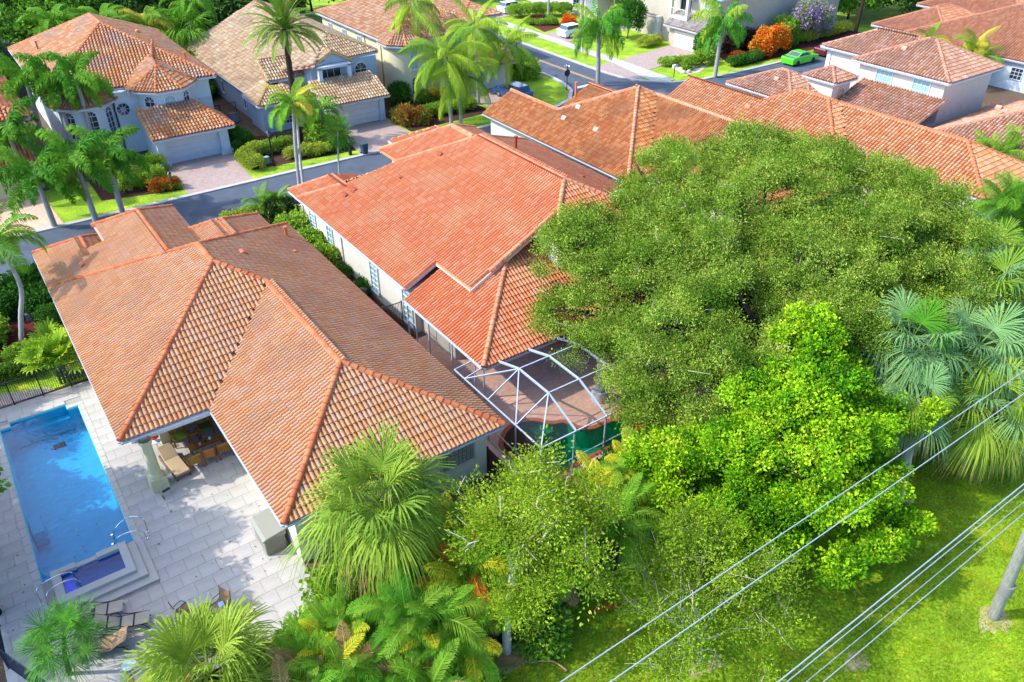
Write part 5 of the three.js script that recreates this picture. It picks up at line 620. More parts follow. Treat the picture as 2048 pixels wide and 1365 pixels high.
// background wood: each tree by itself
const bgPal = [['#3a5a24', '#4a6c2a', '#587a34', '#35521f'], ['#5c8a24', '#74a02c', '#86b034', '#4e7a22'], ['#48643a', '#5a7648', '#3c5a34', '#6a8654']];
const bgLab = ['dark dense tree', 'bright leafy tree', 'grey-green tree'], bgPlace = ['in the far left corner', 'behind the pale blue house', 'at the top behind the sandy roof', 'at the top right beyond the tan roof', 'along the top edge'];
let tn = 0; function bgTree(x, z, h, r, k, where) { const t = tree('background_tree', bgLab[k] + ' ' + where, x, z); const bl = []; for (let i = 0; i < 9; i++) { const a = i * 2.4, q = r * .75 * Math.sqrt(i / 9); bl.push([x + Math.cos(a) * q, h - r * .55 - q * .45 + rr(-.6, .6), z + Math.sin(a) * q, r * .5, r * .42, r * .5]); } foliage(t, bl, 1.9, 'big', bgPal[k], { name: 'crown', lump: .3 }); limbs(t, V(x, 0, z), .22, bl.slice(3, 8).map(b => V(b[0], b[1], b[2])), M.bark); }
for (const [x, z, h, r, k, w] of [[-10, -106, 8, 5, 2, 'nearest the left edge at the top'], [-3, -109, 9, 5, 0, 'second from the left edge at the top'], [3, -108, 7.5, 4.5, 2, 'just left of the pale blue house roof'], [-14, -120, 10, 6, 2, 'deep in the far left corner'], [-3, -121, 10, 6, 0, 'behind the second tree of the top left corner'], [7, -114, 9, 5, 1, 'above the pale blue house roof, left of its ridge'], [6, -128, 11, 6.5, 0, 'at the top edge near the left corner'], [16, -124, 10, 6, 1, 'at the top edge above the pale blue ridge'], [24, -122, 9, 5, 0, 'at the top edge between the pale blue and sandy roofs'], [33, -118, 8, 5, 0, 'at the top edge behind the sandy roof'], [42, -124, 9, 5.5, 0, 'at the top edge behind the sandy ridge'], [20, -136, 12, 7, 2, 'farthest behind the pale blue house'], [36, -134, 12, 7, 2, 'farthest behind the sandy roof'], [52, -128, 10, 6, 0, 'at the top edge behind the cream house'], [63, -130, 9, 5, 1, 'at the top edge left of the side street'], [58, -112, 6, 3.5, 1, 'beside the cream house roof by the side street'], [72, -126, 9, 5, 0, 'at the top edge right of the side street'], [80, -124, 8, 4.5, 1, 'at the top edge behind the white cars'], [116, -75, 6.5, 3.5, 1, 'right of the purple-flowered tree'], [122, -80, 9, 5, 0, 'behind the tree right of the purple flowers'], [124, -68.5, 7.5, 4, 0, 'behind the tan roof at the top right'], [131, -74, 9, 5, 2, 'at the top edge, left of the red-orange ridge'], [134, -66, 8, 4.5, 2, 'above the red-orange roof'], [142, -70, 10, 6, 0, 'at the top right corner'], [148, -60, 9, 5, 0, 'at the right edge of the top'], [140, -84, 11, 6, 2, 'at the top edge, deep at the right']]) bgTree(x, z, h, r, k, w);
for (const [x, z, h, lab] of [[18, -108.5, 6.2, 'palm above the pale blue ridge, nearest to it'], [22.5, -107, 5.6, 'yellowish palm at the top between the two roofs'], [26, -106, 5, 'fan-like palm left of the sandy roof edge'], [13, -110, 6.5, 'palm above the left part of the pale blue roof'], [28.5, -110.5, 7, 'dark palm at the top behind the sandy roof edge']]) palm(lab.includes('fan') ? 'sabal' : 'xmas', lab, [x, 0, z], [x, h, z], 20, { s: 1.7, mats: lab.includes('yellow') ? [LM.xmas, LM.xmasY] : [LM.areca, LM.fox], r: .16 });
shrub('bright shrubs filling the gap between the pale blue and sandy roofs', 24, -99, [[24, 1.5, -101, 1.8, 1.6, 2.5], [23.8, 1.2, -96, 1.2, 1.3, 2.5]], 5, 'big', G1);
palm('royal', 'tall palm with bare dark trunk cut by the top edge, beside the purple tree', [110.8, 0, -69.9], [111.5, 11, -70], 14, { r: .22, mats: [LM.royal], mat: M.palmBrown }); palm('royal', 'palm trunk at the top beside the cream house, thinner of the two', [80.4, 0, -103.4], [80.4, 7.5, -103.4], 14, { r: .16, mats: [LM.royal], shaft: 1, mat: M.palmGray }); palm('royal', 'palm trunk at the top beside the cream house, thickest of the two', [81.8, 0, -97], [81.8, 7.4, -97], 14, { r: .24, mats: [LM.royal], shaft: 1, mat: M.palmGray });
// neighbours' trees just outside the left edge, whose shade lies over the pool and deck
for (const [x, z, h, r, dn, lab] of [[-11.4, -47.5, 9, 3.0, 3.6, 'neighbour tree beyond the left edge, farthest'], [-11, -42, 8.6, 2.5, 3.4, 'neighbour tree beyond the left edge, second farthest'], [-9.6, -36.2, 9, 2.9, 3.4, 'neighbour tree beyond the left edge, middle'], [-8.6, -31.6, 8.6, 3.0, 3.2, 'neighbour tree beyond the left edge, second nearest'], [-6.2, -37.2, 9.6, 1.7, 2.2, 'slender neighbour tree beyond the left edge'], [-5.6, -33.4, 9.8, 1.8, 2.4, 'slender neighbour tree beyond the left edge, beside the pool'], [-5.2, -29.6, 9, 1.6, 2.2, 'slender neighbour tree beyond the left edge, beside the spa']]) { const t = tree('neighbour_tree', lab, x, z); const bl = []; for (let i = 0; i < 16; i++) { const a = i * 2.4, q = r * Math.sqrt(i / 16); bl.push([x + Math.cos(a) * q, h - 1.6 - q * .4 + rr(-1.4, .6), z + Math.sin(a) * q, r * .34, r * .28, r * .34]); } foliage(t, bl, dn * 2, 'broad', bgPal[1], { name: 'crown', lump: .3 }); limbs(t, V(x, 0, z), .25, bl.slice(3, 9).map(b => V(b[0], b[1], b[2])), M.bark); }
// ---------------------------------------------------------------- pool deck of the nearest house
{
  const D = new THREE.Group(); D.name = 'pool_deck'; D.userData.kind = 'structure'; scene.add(D);
  part('joint_bed', holed([[-5.3, -44.6], [6.3, -44.6], [6.3, -37], [6.3, -21.8], [-5.3, -21.8]], [POOL], .03), M.joint, D);
  const cells = [], S = .78, gap = .004; const region = (x0, x1, z0, z1) => { let j = 0; for (let z = z1; z > z0 + .02; z -= S, j++) for (let x = x0 - (j % 2) * S / 2; x < x1 - .02; x += S) { const a = Math.max(x, x0), b = Math.min(x + S, x1), c = Math.max(z - S, z0), d = z; if (b - a > .05 && d - c > .05) cells.push([a + gap, b - gap, c + gap, d - gap]); } };
  region(.8, 6.25, -44.6, -21.8); region(-5.3, -3.68, -44.6, -21.8); region(-3.68, .8, -44.6, -43.32); region(-3.68, .8, -27.3, -21.8);
  const mats = ['#bbb2a5', '#b8afa2', '#beb5a8', '#bab1a5'].map(c => std(c, { map: T.deck, roughness: .8 })); cells.sort((p, q) => V(p[0], 0, p[2]).distanceTo(CAM) - V(q[0], 0, q[2]).distanceTo(CAM)); const rest = [], geos = new Map();
  const vis = cells.filter(c => !(c[0] > 2 && c[2] < -34.5)); const hid = cells.filter(c => c[0] > 2 && c[2] < -34.5);
  vis.forEach(([a, b, c, d], i) => { const w = b - a, l = d - c, k = w.toFixed(3) + l.toFixed(3); if (i < 300) { if (!geos.has(k)) geos.set(k, metric(clean(rbox(-w / 2, w / 2, 0, .05, -l / 2, l / 2, .008, 1)))); const m = shade(new THREE.Mesh(geos.get(k), pick(mats))); m.name = 'paver'; m.position.set((a + b) / 2, rr(.01, .0125), (c + d) / 2); D.add(m); } else rest.push(box(a, b, .01, .061, c, d)); });
  for (const [a, b, c, d] of hid) rest.push(box(a, b, .01, .061, c, d)); if (rest.length) { part('pavers', rest, mats[0], D).userData.kind = 'stuff'; }
  const cop = []; const cp = (x0, x1, z0, z1) => { const L = Math.max(x1 - x0, z1 - z0), n = Math.round(L / .6); for (let i = 0; i < n; i++) { const g = x1 - x0 > z1 - z0 ? rbox(x0 + (x1 - x0) * i / n + .005, x0 + (x1 - x0) * (i + 1) / n - .005, .0, .075, z0, z1, .02, 1) : rbox(x0, x1, .0, .075, z0 + (z1 - z0) * i / n + .005, z0 + (z1 - z0) * (i + 1) / n - .005, .02, 1); part('coping_stone', g, M.coping, D); } };
  cp(.5, .8, -42.5, -30.2); cp(-3.68, -3.38, -42.6, -28.1); cp(-2.88, -.05, -43.32, -43.02); cp(-3.68, -2.88, -42.9, -42.6); cp(-.05, .8, -42.8, -42.5);
}
{ // rectangular pool
  const P = new THREE.Group(); P.name = numbered('pool_basin'); P.userData.kind = 'structure'; scene.add(P); const blue = std('#58d2dc', { map: T.stucco, roughness: .6 });
  const side = []; for (let i = 0; i < POOL.length; i++) { const a = POOL[i], b = POOL[(i + 1) % POOL.length]; side.push(bar(V(a[0], -.72, a[1]), V(b[0], -.72, b[1]), .06, 1.5)); } part('basin_wall', side, blue, P); part('basin_floor', [flat(rect(-3.4, .55, -43.05, -30.1), -1.45)], blue, P);
  part('pool_bench', [box(-2.88, -.05, -1.4, -.6, -43, -42.55), box(-3.3, -2.8, -1.4, -.55, -35.5, -34.2)], blue, P); part('pool_step', [0, 1, 2].map(i => new THREE.CylinderGeometry(1.5 - i * .35, 1.5 - i * .35, .4, 24, 1, false, -PI / 2, PI / 2).translate(.48, -1.2 + i * .33, -30.25)), blue, P);
  part('drain_grate', [rbox(-1.35, -.75, -1.44, -1.36, -41.7, -41.3, .02)], M.navy, P);
}
const water = c => new THREE.MeshPhysicalMaterial({ color: c, roughness: .03, transmission: 1, thickness: 0, ior: 1.33, bumpMap: T.ripple, bumpScale: .03 });
ground('pool_water', flat(POOL, -.06), water('#78d4f0'));
{
  const t = thing('spa', 'raised square spa with stone rim and wrap-around steps at the pool end', 'spa', [-1.4, 0, -29.1]); const st = M.coping;
  wpart('spa_wall', [rbox(-2.95, .15, -.6, .36, -30.22, -29.96, .015), rbox(-2.95, .15, -.3, .48, -28.6, -28.2, .02), rbox(-2.95, -2.6, -.3, .481, -30.23, -28.55, .02), rbox(-.2, .151, -.3, .479, -30.231, -28.55, .02), rbox(-2.6, -1.95, -.3, .478, -30.229, -29.9, .02), rbox(-1.1, -.2, -.3, .477, -30.228, -29.9, .02)], st, t);
  wpart('step', [rbox(-2.96, .5, 0, .32, -28.22, -27.85, .015), rbox(.14, .5, 0, .319, -30.15, -28.2, .015)], st, t); wpart('step', [rbox(-2.97, .83, 0, .165, -27.86, -27.45, .015), rbox(.49, .83, 0, .164, -30.15, -27.84, .015)], st, t);
  wpart('basin', [box(-2.62, -.18, -.5, -.45, -29.92, -28.58), box(-2.62, -2.2, -.45, .05, -29.92, -28.58), box(-.62, -.18, -.45, .02, -29.92, -28.58)], std('#3fbcff', { map: T.stucco }), t); wpart('water_surface', flat(rect(-2.62, -.18, -29.95, -28.58), .3), water('#58bcff'), t);
}
function handrail(label, pts) { const t = thing('handrail', label, 'handrail', [pts[0][0], .06, pts[0][2]]); wpart('rail', tube(pts.map(p => V(...p)), .025, 8, 40), M.steel, t); wpart('anchor', [rod(V(pts[0][0], .05, pts[0][2]), V(pts[0][0], .09, pts[0][2]), .06), rod(V(pts[pts.length - 1][0], .05, pts[pts.length - 1][2]), V(pts[pts.length - 1][0], .09, pts[pts.length - 1][2]), .06)], M.steel, t); }
handrail('chrome handrail curving from the deck into the pool', [[1.15, .06, -30.6], [1.12, .85, -30.75], [.6, .9, -31.1], [-.1, .3, -31.3], [-.25, -.5, -31.35]]); handrail('lower chrome handrail beside the top spa step', [[1.0, .06, -30.2], [.9, .6, -30.25], [.1, .6, -30.5], [-.3, .1, -30.7], [-.35, -.4, -30.75]]); handrail('chrome handrail over the near left spa corner', [[-3.55, .06, -29.0], [-3.5, .85, -29.15], [-2.9, .95, -29.3], [-2.2, .8, -29.35], [-2.05, .1, -29.35]]);
handrail('second chrome handrail over the near left spa corner', [[-3.25, .06, -28.5], [-3.2, .85, -28.65], [-2.7, .95, -28.8], [-2.1, .8, -28.85], [-2.0, .1, -28.85]]);
// ---- fences of separate pickets
function picketFence(label, a, b, h, mat, o = {}) { const A = V(a[0], 0, a[1]), B = V(b[0], 0, b[1]), L = A.distanceTo(B), t = thing('metal_fence', label, 'fence', [a[0], 0, a[1]]); const y0 = o.y0 ?? .06, n = Math.round(L / (o.sp || .11)), pg = new THREE.BoxGeometry(.022, h - .1, .022), d = V().subVectors(B, A).normalize();
  wpart('rail', bar(A.clone().setY(y0 + .12), B.clone().setY(y0 + .12), .035, .035), mat, t); wpart('rail', bar(A.clone().setY(y0 + h), B.clone().setY(y0 + h), .035, .045), mat, t); for (let i = 1; i < n; i++) { const m = shade(new THREE.Mesh(pg, mat)); m.name = 'picket'; m.position.copy(d).multiplyScalar(L * i / n).setY(y0 + .1 + (h - .1) / 2); t.add(m); } const np = Math.max(1, Math.round(L / (o.post || 2.2))); for (let i = 0; i <= np; i++) { const p = A.clone().lerp(B, i / np); wpart('post', [box(p.x - .035, p.x + .035, 0, y0 + h + .08, p.z - .035, p.z + .035)], mat, t); } return t; }
picketFence('black picket fence between the pool deck and the left garden', [-5.3, -44.65], [2.05, -44.5], 1.5, M.black, { post: 1.55 });
picketFence('tall dark fence along the left edge of the pool deck', [-5.25, -44.6], [-5.15, -26.6], 1.3, M.black); picketFence('dark fence cutting diagonally across the lower left corner', [-5.15, -26.5], [-3.3, -22.6], 1.3, M.navy); picketFence('brown picket fence between the window wall and the pool cage', [16.35, -25.1], [15.9, -21.9], 1.3, std('#4a322c')); picketFence('black picket fence in the planting below the window wall', [11.0, -20.2], [14.2, -21.4], 1.1, M.black); picketFence('dark iron gate between the white wall and the neighbouring eave', [17.2, -39.6], [19.5, -39.6], 1.5, M.black);
{ const t = thing('board_fence', 'short grey board fence piece under the lady palm', 'fence', [.2, 0, -45.2]); for (let i = 0; i < 8; i++) wpart('board', [rbox(.1 + i * .19, .22 + i * .19, .0, 1.0 + (i % 3) * .04, -45.25 - i * .01, -45.21 - i * .01, .01, 1)], std('#4d4f55', { map: T.wood }), t); wpart('rail', [box(.08, 1.6, .3, .38, -45.2, -45.17), box(.08, 1.6, .75, .83, -45.2, -45.17)], std('#4d4f55', { map: T.wood }), t); }
{ const t = thing('screened_fence', 'long black mesh-covered fence between the planting and the back lawn', 'fence', [20, 0, -16.3]); for (let x = -6; x < 60; x += 3) { wpart('post', [rod(V(x, 0, -16.3), V(x, 1.75, -16.3), .035)], M.black, t); wpart('mesh_panel', [box(x + .02, x + 2.98, .05, 1.65, -16.33, -16.3)], M.blackMesh, t); } wpart('rail', [rod(V(-6, 1.7, -16.31), V(60, 1.7, -16.31), .025)], M.black, t); }
// ---- patio furniture
{ const t = thing('chaise_longue', 'tan cushioned chaise longue beside the patio column', 'lounger', [3.45, .06, -34.4], .12); part('cushion', [rbox(-.36, .36, .3, .42, -.2, 1.25, .04)], M.tan, t); const bk = part('back_cushion', [rbox(-.36, .36, 0, .12, -.85, 0, .04)], M.tan, t); bk.position.set(0, .32, -.18); bk.rotation.x = .55; part('frame', [box(-.38, .38, .24, .3, -.9, 1.26), box(-.4, -.36, .05, .3, -.9, 1.26), box(.36, .4, .05, .3, -.9, 1.26)], M.slingDark, t); for (const [x, z] of [[-.34, -.8], [.34, -.8], [-.34, 1.2], [.34, 1.2]]) part('leg', [rod(V(x, 0, z), V(x, .26, z), .025)], M.bronze, t); }
function teakChair(label, x, z, turn, cush, w = .72) { const t = thing('teak_chair', label, 'chair', [x, .06, z], turn, 'teak chairs on the covered patio'); part('seat', Array.from({ length: 5 }, (_, i) => box(-w / 2, w / 2, .4, .43, -.28 + i * .13, -.18 + i * .13)), M.teak, t); for (const s of [-1, 1]) { part('arm', [rbox(s * w / 2 - .04, s * w / 2 + .04, .6, .64, -.32, .36, .01, 1)], M.teak, t); part('leg', [rbox(s * w / 2 - .03, s * w / 2 + .03, 0, .6, .28, .34, .008, 1)], M.teakDark, t); part('leg', [rbox(s * w / 2 - .03, s * w / 2 + .03, 0, .95, -.34, -.28, .008, 1)], M.teakDark, t); } for (let i = 0; i < 7; i++) part('slat', [box(-w / 2 + .07 + i * (w - .14) / 6 - .025, -w / 2 + .07 + i * (w - .14) / 6 + .025, .45, .9, -.33, -.31)], M.teak, t); part('top_rail', [rbox(-w / 2, w / 2, .88, .98, -.345, -.295, .01, 1)], M.teak, t); if (cush) part('seat_cushion', [rbox(-w / 2 + .05, w / 2 - .05, .43, .53, -.27, .32, .03)], cush, t); return t; }
teakChair('teak armchair with lime cushion behind the table, left', 4.25, -36.0, .05, M.lime); teakChair('teak armchair with dark green cushion behind the table, right', 5.6, -36.0, -.05, M.limeDark); teakChair('slatted teak chair in front of the table, next to the chaise', 4.3, -33.7, PI + .1, M.lime, .66); teakChair('slatted teak chair in front of the table, middle of three', 5.1, -33.75, PI - .15, null, .5); teakChair('slatted teak chair in front of the table, nearest the white wall', 5.85, -33.75, PI, null, .66);
{ const t = thing('teak_table', 'long low teak table with cups on the covered patio', 'table', [5.2, .06, -34.55], .0); for (let i = 0; i < 5; i++) part('slat', [rbox(-.85, .85, .56, .6, -.3 + i * .125, -.19 + i * .125, .01, 1)], i % 2 ? M.teak : M.teakDark, t); for (const [x, z] of [[-.78, -.24], [.78, -.24], [-.78, .24], [.78, .24]]) part('leg', [box(x - .03, x + .03, 0, .56, z - .03, z + .03)], M.teakDark, t); part('leaf', [rbox(-.87, -.55, .6, .63, -.3, .32, .01, 1)], M.teak, t); }
for (const [x, z, lab, c] of [[5.2, -34.5, 'dark cup on the teak table, nearest its middle', M.navy], [5.45, -34.6, 'white cup on the teak table, right of the dark one', M.whitePaint], [4.9, -34.45, 'pale dish on the teak table, left of the dark cup', M.trimWhite]]) solo('cup', new THREE.LatheGeometry([[.0, 0], [.05, 0], [.07, .11], [.06, .11], [.045, .02]].map(p => new THREE.Vector2(...p)), 12).translate(x, .665, z), c, lab, 'cup');
{ const t = thing('side_table', 'small teak side table between the two cushioned armchairs', 'table', [4.93, .06, -35.85]); part('table_top', [rbox(-.25, .25, .48, .52, -.25, .25, .01, 1)], M.teak, t); for (const [x, z] of [[-.2, -.2], [.2, -.2], [-.2, .2], [.2, .2]]) part('leg', [box(x - .025, x + .025, 0, .48, z - .025, z + .025)], M.teakDark, t); const b = solo('bowl', new THREE.SphereGeometry(.11, 14, 8, 0, PI * 2, PI / 2, PI / 2).scale(1, .8, 1).translate(4.93, .675, -35.85), std('#3f78b8', { side: THREE.DoubleSide }), 'blue bowl on the small teak side table', 'bowl'); }
{ const t = thing('plant_stand', 'small table with red flowers beside the pier', 'flower stand', [3.15, .06, -36.3]); part('table_top', [new THREE.CylinderGeometry(.25, .25, .03, 16).translate(0, .45, 0)], M.whitePaint, t); part('leg', [rod(V(0, 0, 0), V(0, .45, 0), .03)], M.steel, t); part('pot', [new THREE.CylinderGeometry(.1, .07, .14, 12).translate(0, .54, 0)], M.whitePaint, t); foliage(t, [[3.15, .75, -36.3, .13, .1, .13]], 120, 'hedge', ['#d01f2a', '#d01f2a', '#4f7a2a'], { scale: .35, low: -.9 }); }
{ const t = thing('folding_chair', 'folded metal chair leaning on the column base', 'chair', [2.55, .06, -32.55], .25); const f = (x) => [tube([[x, 0, .25], [x, .35, .12], [x, .75, -.05]], .014, 5), tube([[x, 0, -.1], [x, .4, .1], [x, .7, .16]], .014, 5)]; part('frame', [...f(-.22), ...f(.22), rod(V(-.22, .74, -.05), V(.22, .74, -.05), .014)], std('#b6ae97', { metalness: .4 }), t); part('seat', [rbox(-.2, .2, .36, .38, .02, .2, .01)], M.navy, t); part('wheel', [new THREE.TorusGeometry(.1, .015, 6, 16).rotateY(PI / 2).translate(-.26, .12, .2)], M.black, t); }
{ const t = thing('storage_box', 'grey-beige resin storage cabinet with sloped lid against the white wall', 'storage box', [5.6, .06, -26.75]); part('body', [rbox(-.46, .44, 0, .95, -.78, .78, .03)], M.resin, t); for (let i = 0; i < 2; i++) part('door', [rbox(-.49, -.455, .06, .86, -.74 + i * .75, -.02 + i * .75, .01)], M.resinLid, t); part('lid', [new THREE.ExtrudeGeometry(new THREE.Shape([[-.54, .95], [.48, .95], [.48, 1.22], [-.4, 1.08], [-.54, 1.0]].map(p => new THREE.Vector2(...p))), { depth: 1.64, bevelEnabled: true, bevelSize: .02, bevelThickness: .02, bevelSegments: 2 }).translate(0, 0, -.82)], M.resinLid, t); for (let i = 0; i < 6; i++) part('panel', [box(-.4, .4, .12 + i * .13, .2 + i * .13, .78, .792)], M.resinLid, t); part('latch', [rbox(-.52, -.49, .8, .9, -.06, .06, .01)], M.black, t); }
// sling loungers and chairs
function sling(label, x, z, turn, o = {}) { const t = thing('sling_lounger', label, 'lounger', [x, .06, z], turn, 'sling loungers at the deck corner'); for (const s of [-1, 1]) { part('side_frame', [tube([[s * .32, .34, 1.0], [s * .32, .36, .3], [s * .32, .38, -.2], [s * .32, .85, -.95]], .02, 6, 18), tube([[s * .33, 0, .95], [s * .33, .3, .8], [s * .33, .42, .2], [s * .33, .55, -.1], [s * .33, .56, -.45], [s * .33, .1, -.7], [s * .33, 0, -.75]], .018, 6, 24)], M.bronze, t); }
  const strip = (z0, z1, m, n) => { const y = q => q > -.2 ? .36 : .38 + (-.2 - q) * .63; part(n, [bar(V(0, y(z0), z0), V(0, y(z1), z1), .6, .012)], m, t); }; strip(1.0, .45, M.sling, 'sling'); strip(.45, .38, M.navy, 'stripe'); strip(.38, -.05, M.sling, 'sling'); strip(-.05, -.12, M.navy, 'stripe'); strip(-.2, -.5, M.sling, 'sling'); strip(-.5, -.56, M.navy, 'stripe'); strip(-.56, -.95, M.sling, 'sling'); part('wheel', [new THREE.TorusGeometry(.14, .02, 6, 18).rotateY(PI / 2).translate(-.38, .15, -.75), new THREE.TorusGeometry(.14, .02, 6, 18).rotateY(PI / 2).translate(.38, .15, -.75), ...[0, 1, 2].map(i => bar(V(-.38, .15 - .13 * Math.cos(i), -.75 - .13 * Math.sin(i)), V(-.38, .15 + .13 * Math.cos(i), -.75 + .13 * Math.sin(i)), .01))], M.black, t); return t; }
sling('striped sling lounger nearest the spa steps', -1.75, -27.0, 1.25); sling('striped sling lounger between the palm and the wicker chair', -1.0, -25.8, 1.25); const tl = sling('sling lounger covered by a brown towel, its wheels showing', -1.9, -25.2, 1.2);
{ const g = new THREE.PlaneGeometry(.78, 1.5, 10, 20).rotateX(-PI / 2), p = g.attributes.position; for (let i = 0; i < p.count; i++) { const z = p.getZ(i), x = p.getX(i); const q = z - .1; let y = q > -.2 ? .4 : .42 + (-.2 - q) * .63; let zz = q; if (z > .35) { y = .4 - (z - .35) * .95; zz = .27 + (z - .35) * .2; } p.setXYZ(i, x * (1 + .05 * z), y + .015 * Math.sin(x * 9 + z * 4) - (Math.abs(x) > .3 ? (Math.abs(x) - .3) * .6 : 0), zz); } g.computeVertexNormals(); const m = solo('towel', g, std('#a3805f', { side: THREE.DoubleSide, map: T.stucco }), 'brown towel draped over the back of a lounger', 'towel'); m.position.set(-1.75, .07, -25.15); m.rotation.y = 1.2 + PI / 2 * 2; }
function slingChair(label, x, z, turn) { const t = thing('sling_chair', label, 'chair', [x, .06, z], turn, 'brown sling chairs around the small round table'); for (const s of [-1, 1]) part('side_frame', [tube([[s * .3, 0, .3], [s * .3, .3, .28], [s * .3, .42, .22], [s * .3, .4, -.2], [s * .3, .7, -.32], [s * .3, 1.05, -.38]], .018, 6, 26), tube([[s * .32, .4, .24], [s * .32, .64, .1], [s * .32, .62, -.3]], .016, 6, 12), tube([[s * .3, .4, -.15], [s * .3, .15, -.3], [s * .3, 0, -.38]], .018, 6, 10)], M.bronze, t); part('sling', [bar(V(0, .41, .22), V(0, .4, -.2), .56, .012), bar(V(0, .4, -.19), V(0, .71, -.32), .56, .012), bar(V(0, .7, -.315), V(0, 1.0, -.37), .56, .012)], std('#96714d', { map: T.stucco }), t); return t; }
slingChair('brown sling chair facing left, nearest the white wall', 2.5, -24.3, -1.1); slingChair('brown sling chair left of the small round table', 1.2, -24.9, .9 + PI * 0.3); slingChair('brown sling chair lowest, half under the palm fronds', .55, -24.1, 2.4);
{ const t = thing('round_table', 'small round metal table with a lantern among the sling chairs', 'table', [1.9, .06, -24.4]); part('table_top', [new THREE.CylinderGeometry(.28, .28, .025, 20).translate(0, .48, 0), new THREE.TorusGeometry(.28, .018, 6, 24).rotateX(PI / 2).translate(0, .49, 0)], M.bronze, t); for (let i = 0; i < 3; i++) part('leg', [tube([[Math.cos(i * 2.1) * .2, 0, Math.sin(i * 2.1) * .2], [Math.cos(i * 2.1) * .1, .25, Math.sin(i * 2.1) * .1], [Math.cos(i * 2.1) * .22, .48, Math.sin(i * 2.1) * .22]], .012, 5)], M.bronze, t); solo('lantern', [new THREE.CylinderGeometry(.05, .05, .14, 8).translate(1.85, .66, -24.4), new THREE.ConeGeometry(.07, .07, 8).translate(1.85, .77, -24.4)], M.black, 'small dark lantern standing on the round metal table', 'lantern'); solo('magazine', rbox(2.42, 2.64, .475, .49, -24.45, -24.2, .004), std('#9fc4dd'), 'pale blue magazine lying on the seat of a brown sling chair', 'magazine'); }
{ const t = thing('wicker_stool', 'low round wire stool at the lower left deck edge', 'stool', [-1.3, .06, -23.6]); part('seat', [new THREE.CylinderGeometry(.26, .26, .04, 18).translate(0, .42, 0)], M.whitePaint, t); part('frame', Array.from({ length: 6 }, (_, i) => tube([[Math.cos(i) * .24, .4, Math.sin(i) * .24], [Math.cos(i) * .14, .2, Math.sin(i) * .14], [Math.cos(i) * .26, 0, Math.sin(i) * .26]], .01, 5)), M.bronze, t); }
// planter wall and walk in the left garden
{ const t = thing('garden_wall', 'low grey block planter wall in the left garden', 'wall', [0, 0, -53.8]); for (let i = 0; i < 5; i++) wpart('block', [rbox(-.35 + i * .34, -.02 + i * .34, 0, .5, -54.1, -53.75, .02, 1)], std(i % 2 ? '#a5a7a8' : '#b2b4b3', { map: T.concrete }), t); for (let i = 0; i < 4; i++) wpart('block', [rbox(1.0, 1.3, 0, .5, -53.72 + i * .4, -53.34 + i * .4, .02, 1)], std('#a8aaab', { map: T.concrete }), t); }
ground('garden_path', flat([[-9, -46.2], [-3.2, -46.3], [-.6, -45.4], [-.2, -44.8], [-9, -44.8]], .008), M.paver);
// ---------------------------------------------------------------- screened lanai and pool cage
ground('lanai_floor', holed([[17.2, -37.4], [31, -37.4], [31, -22.2], [17.2, -22.2]], [kid], .012), M.brick);
{ const P = new THREE.Group(); P.name = numbered('pool_basin'); P.userData.kind = 'structure'; scene.add(P); const g = []; for (let i = 0; i < kid.length - 1; i++) g.push(bar(V(kid[i][0], -.7, kid[i][1]), V(kid[i + 1][0], -.7, kid[i + 1][1]), .05, 1.42)); const teal = std('#35c4a6', { map: T.stucco }); part('basin_wall', g, teal, P); part('basin_floor', flat(kid, -1.4), teal, P); part('bench', [box(20.2, 21.4, -1.4, -.5, -26.9, -25.9)], teal, P); part('pool_rim', kid.slice(0, -1).map((q, i) => bar(V(q[0], .02, q[1]), V(kid[i + 1][0], .02, kid[i + 1][1]), .26, .06)), std('#c98f70', { map: T.brick }), P); }
ground('pool_water', flat(kid, -.07), water('#86dcc4'));
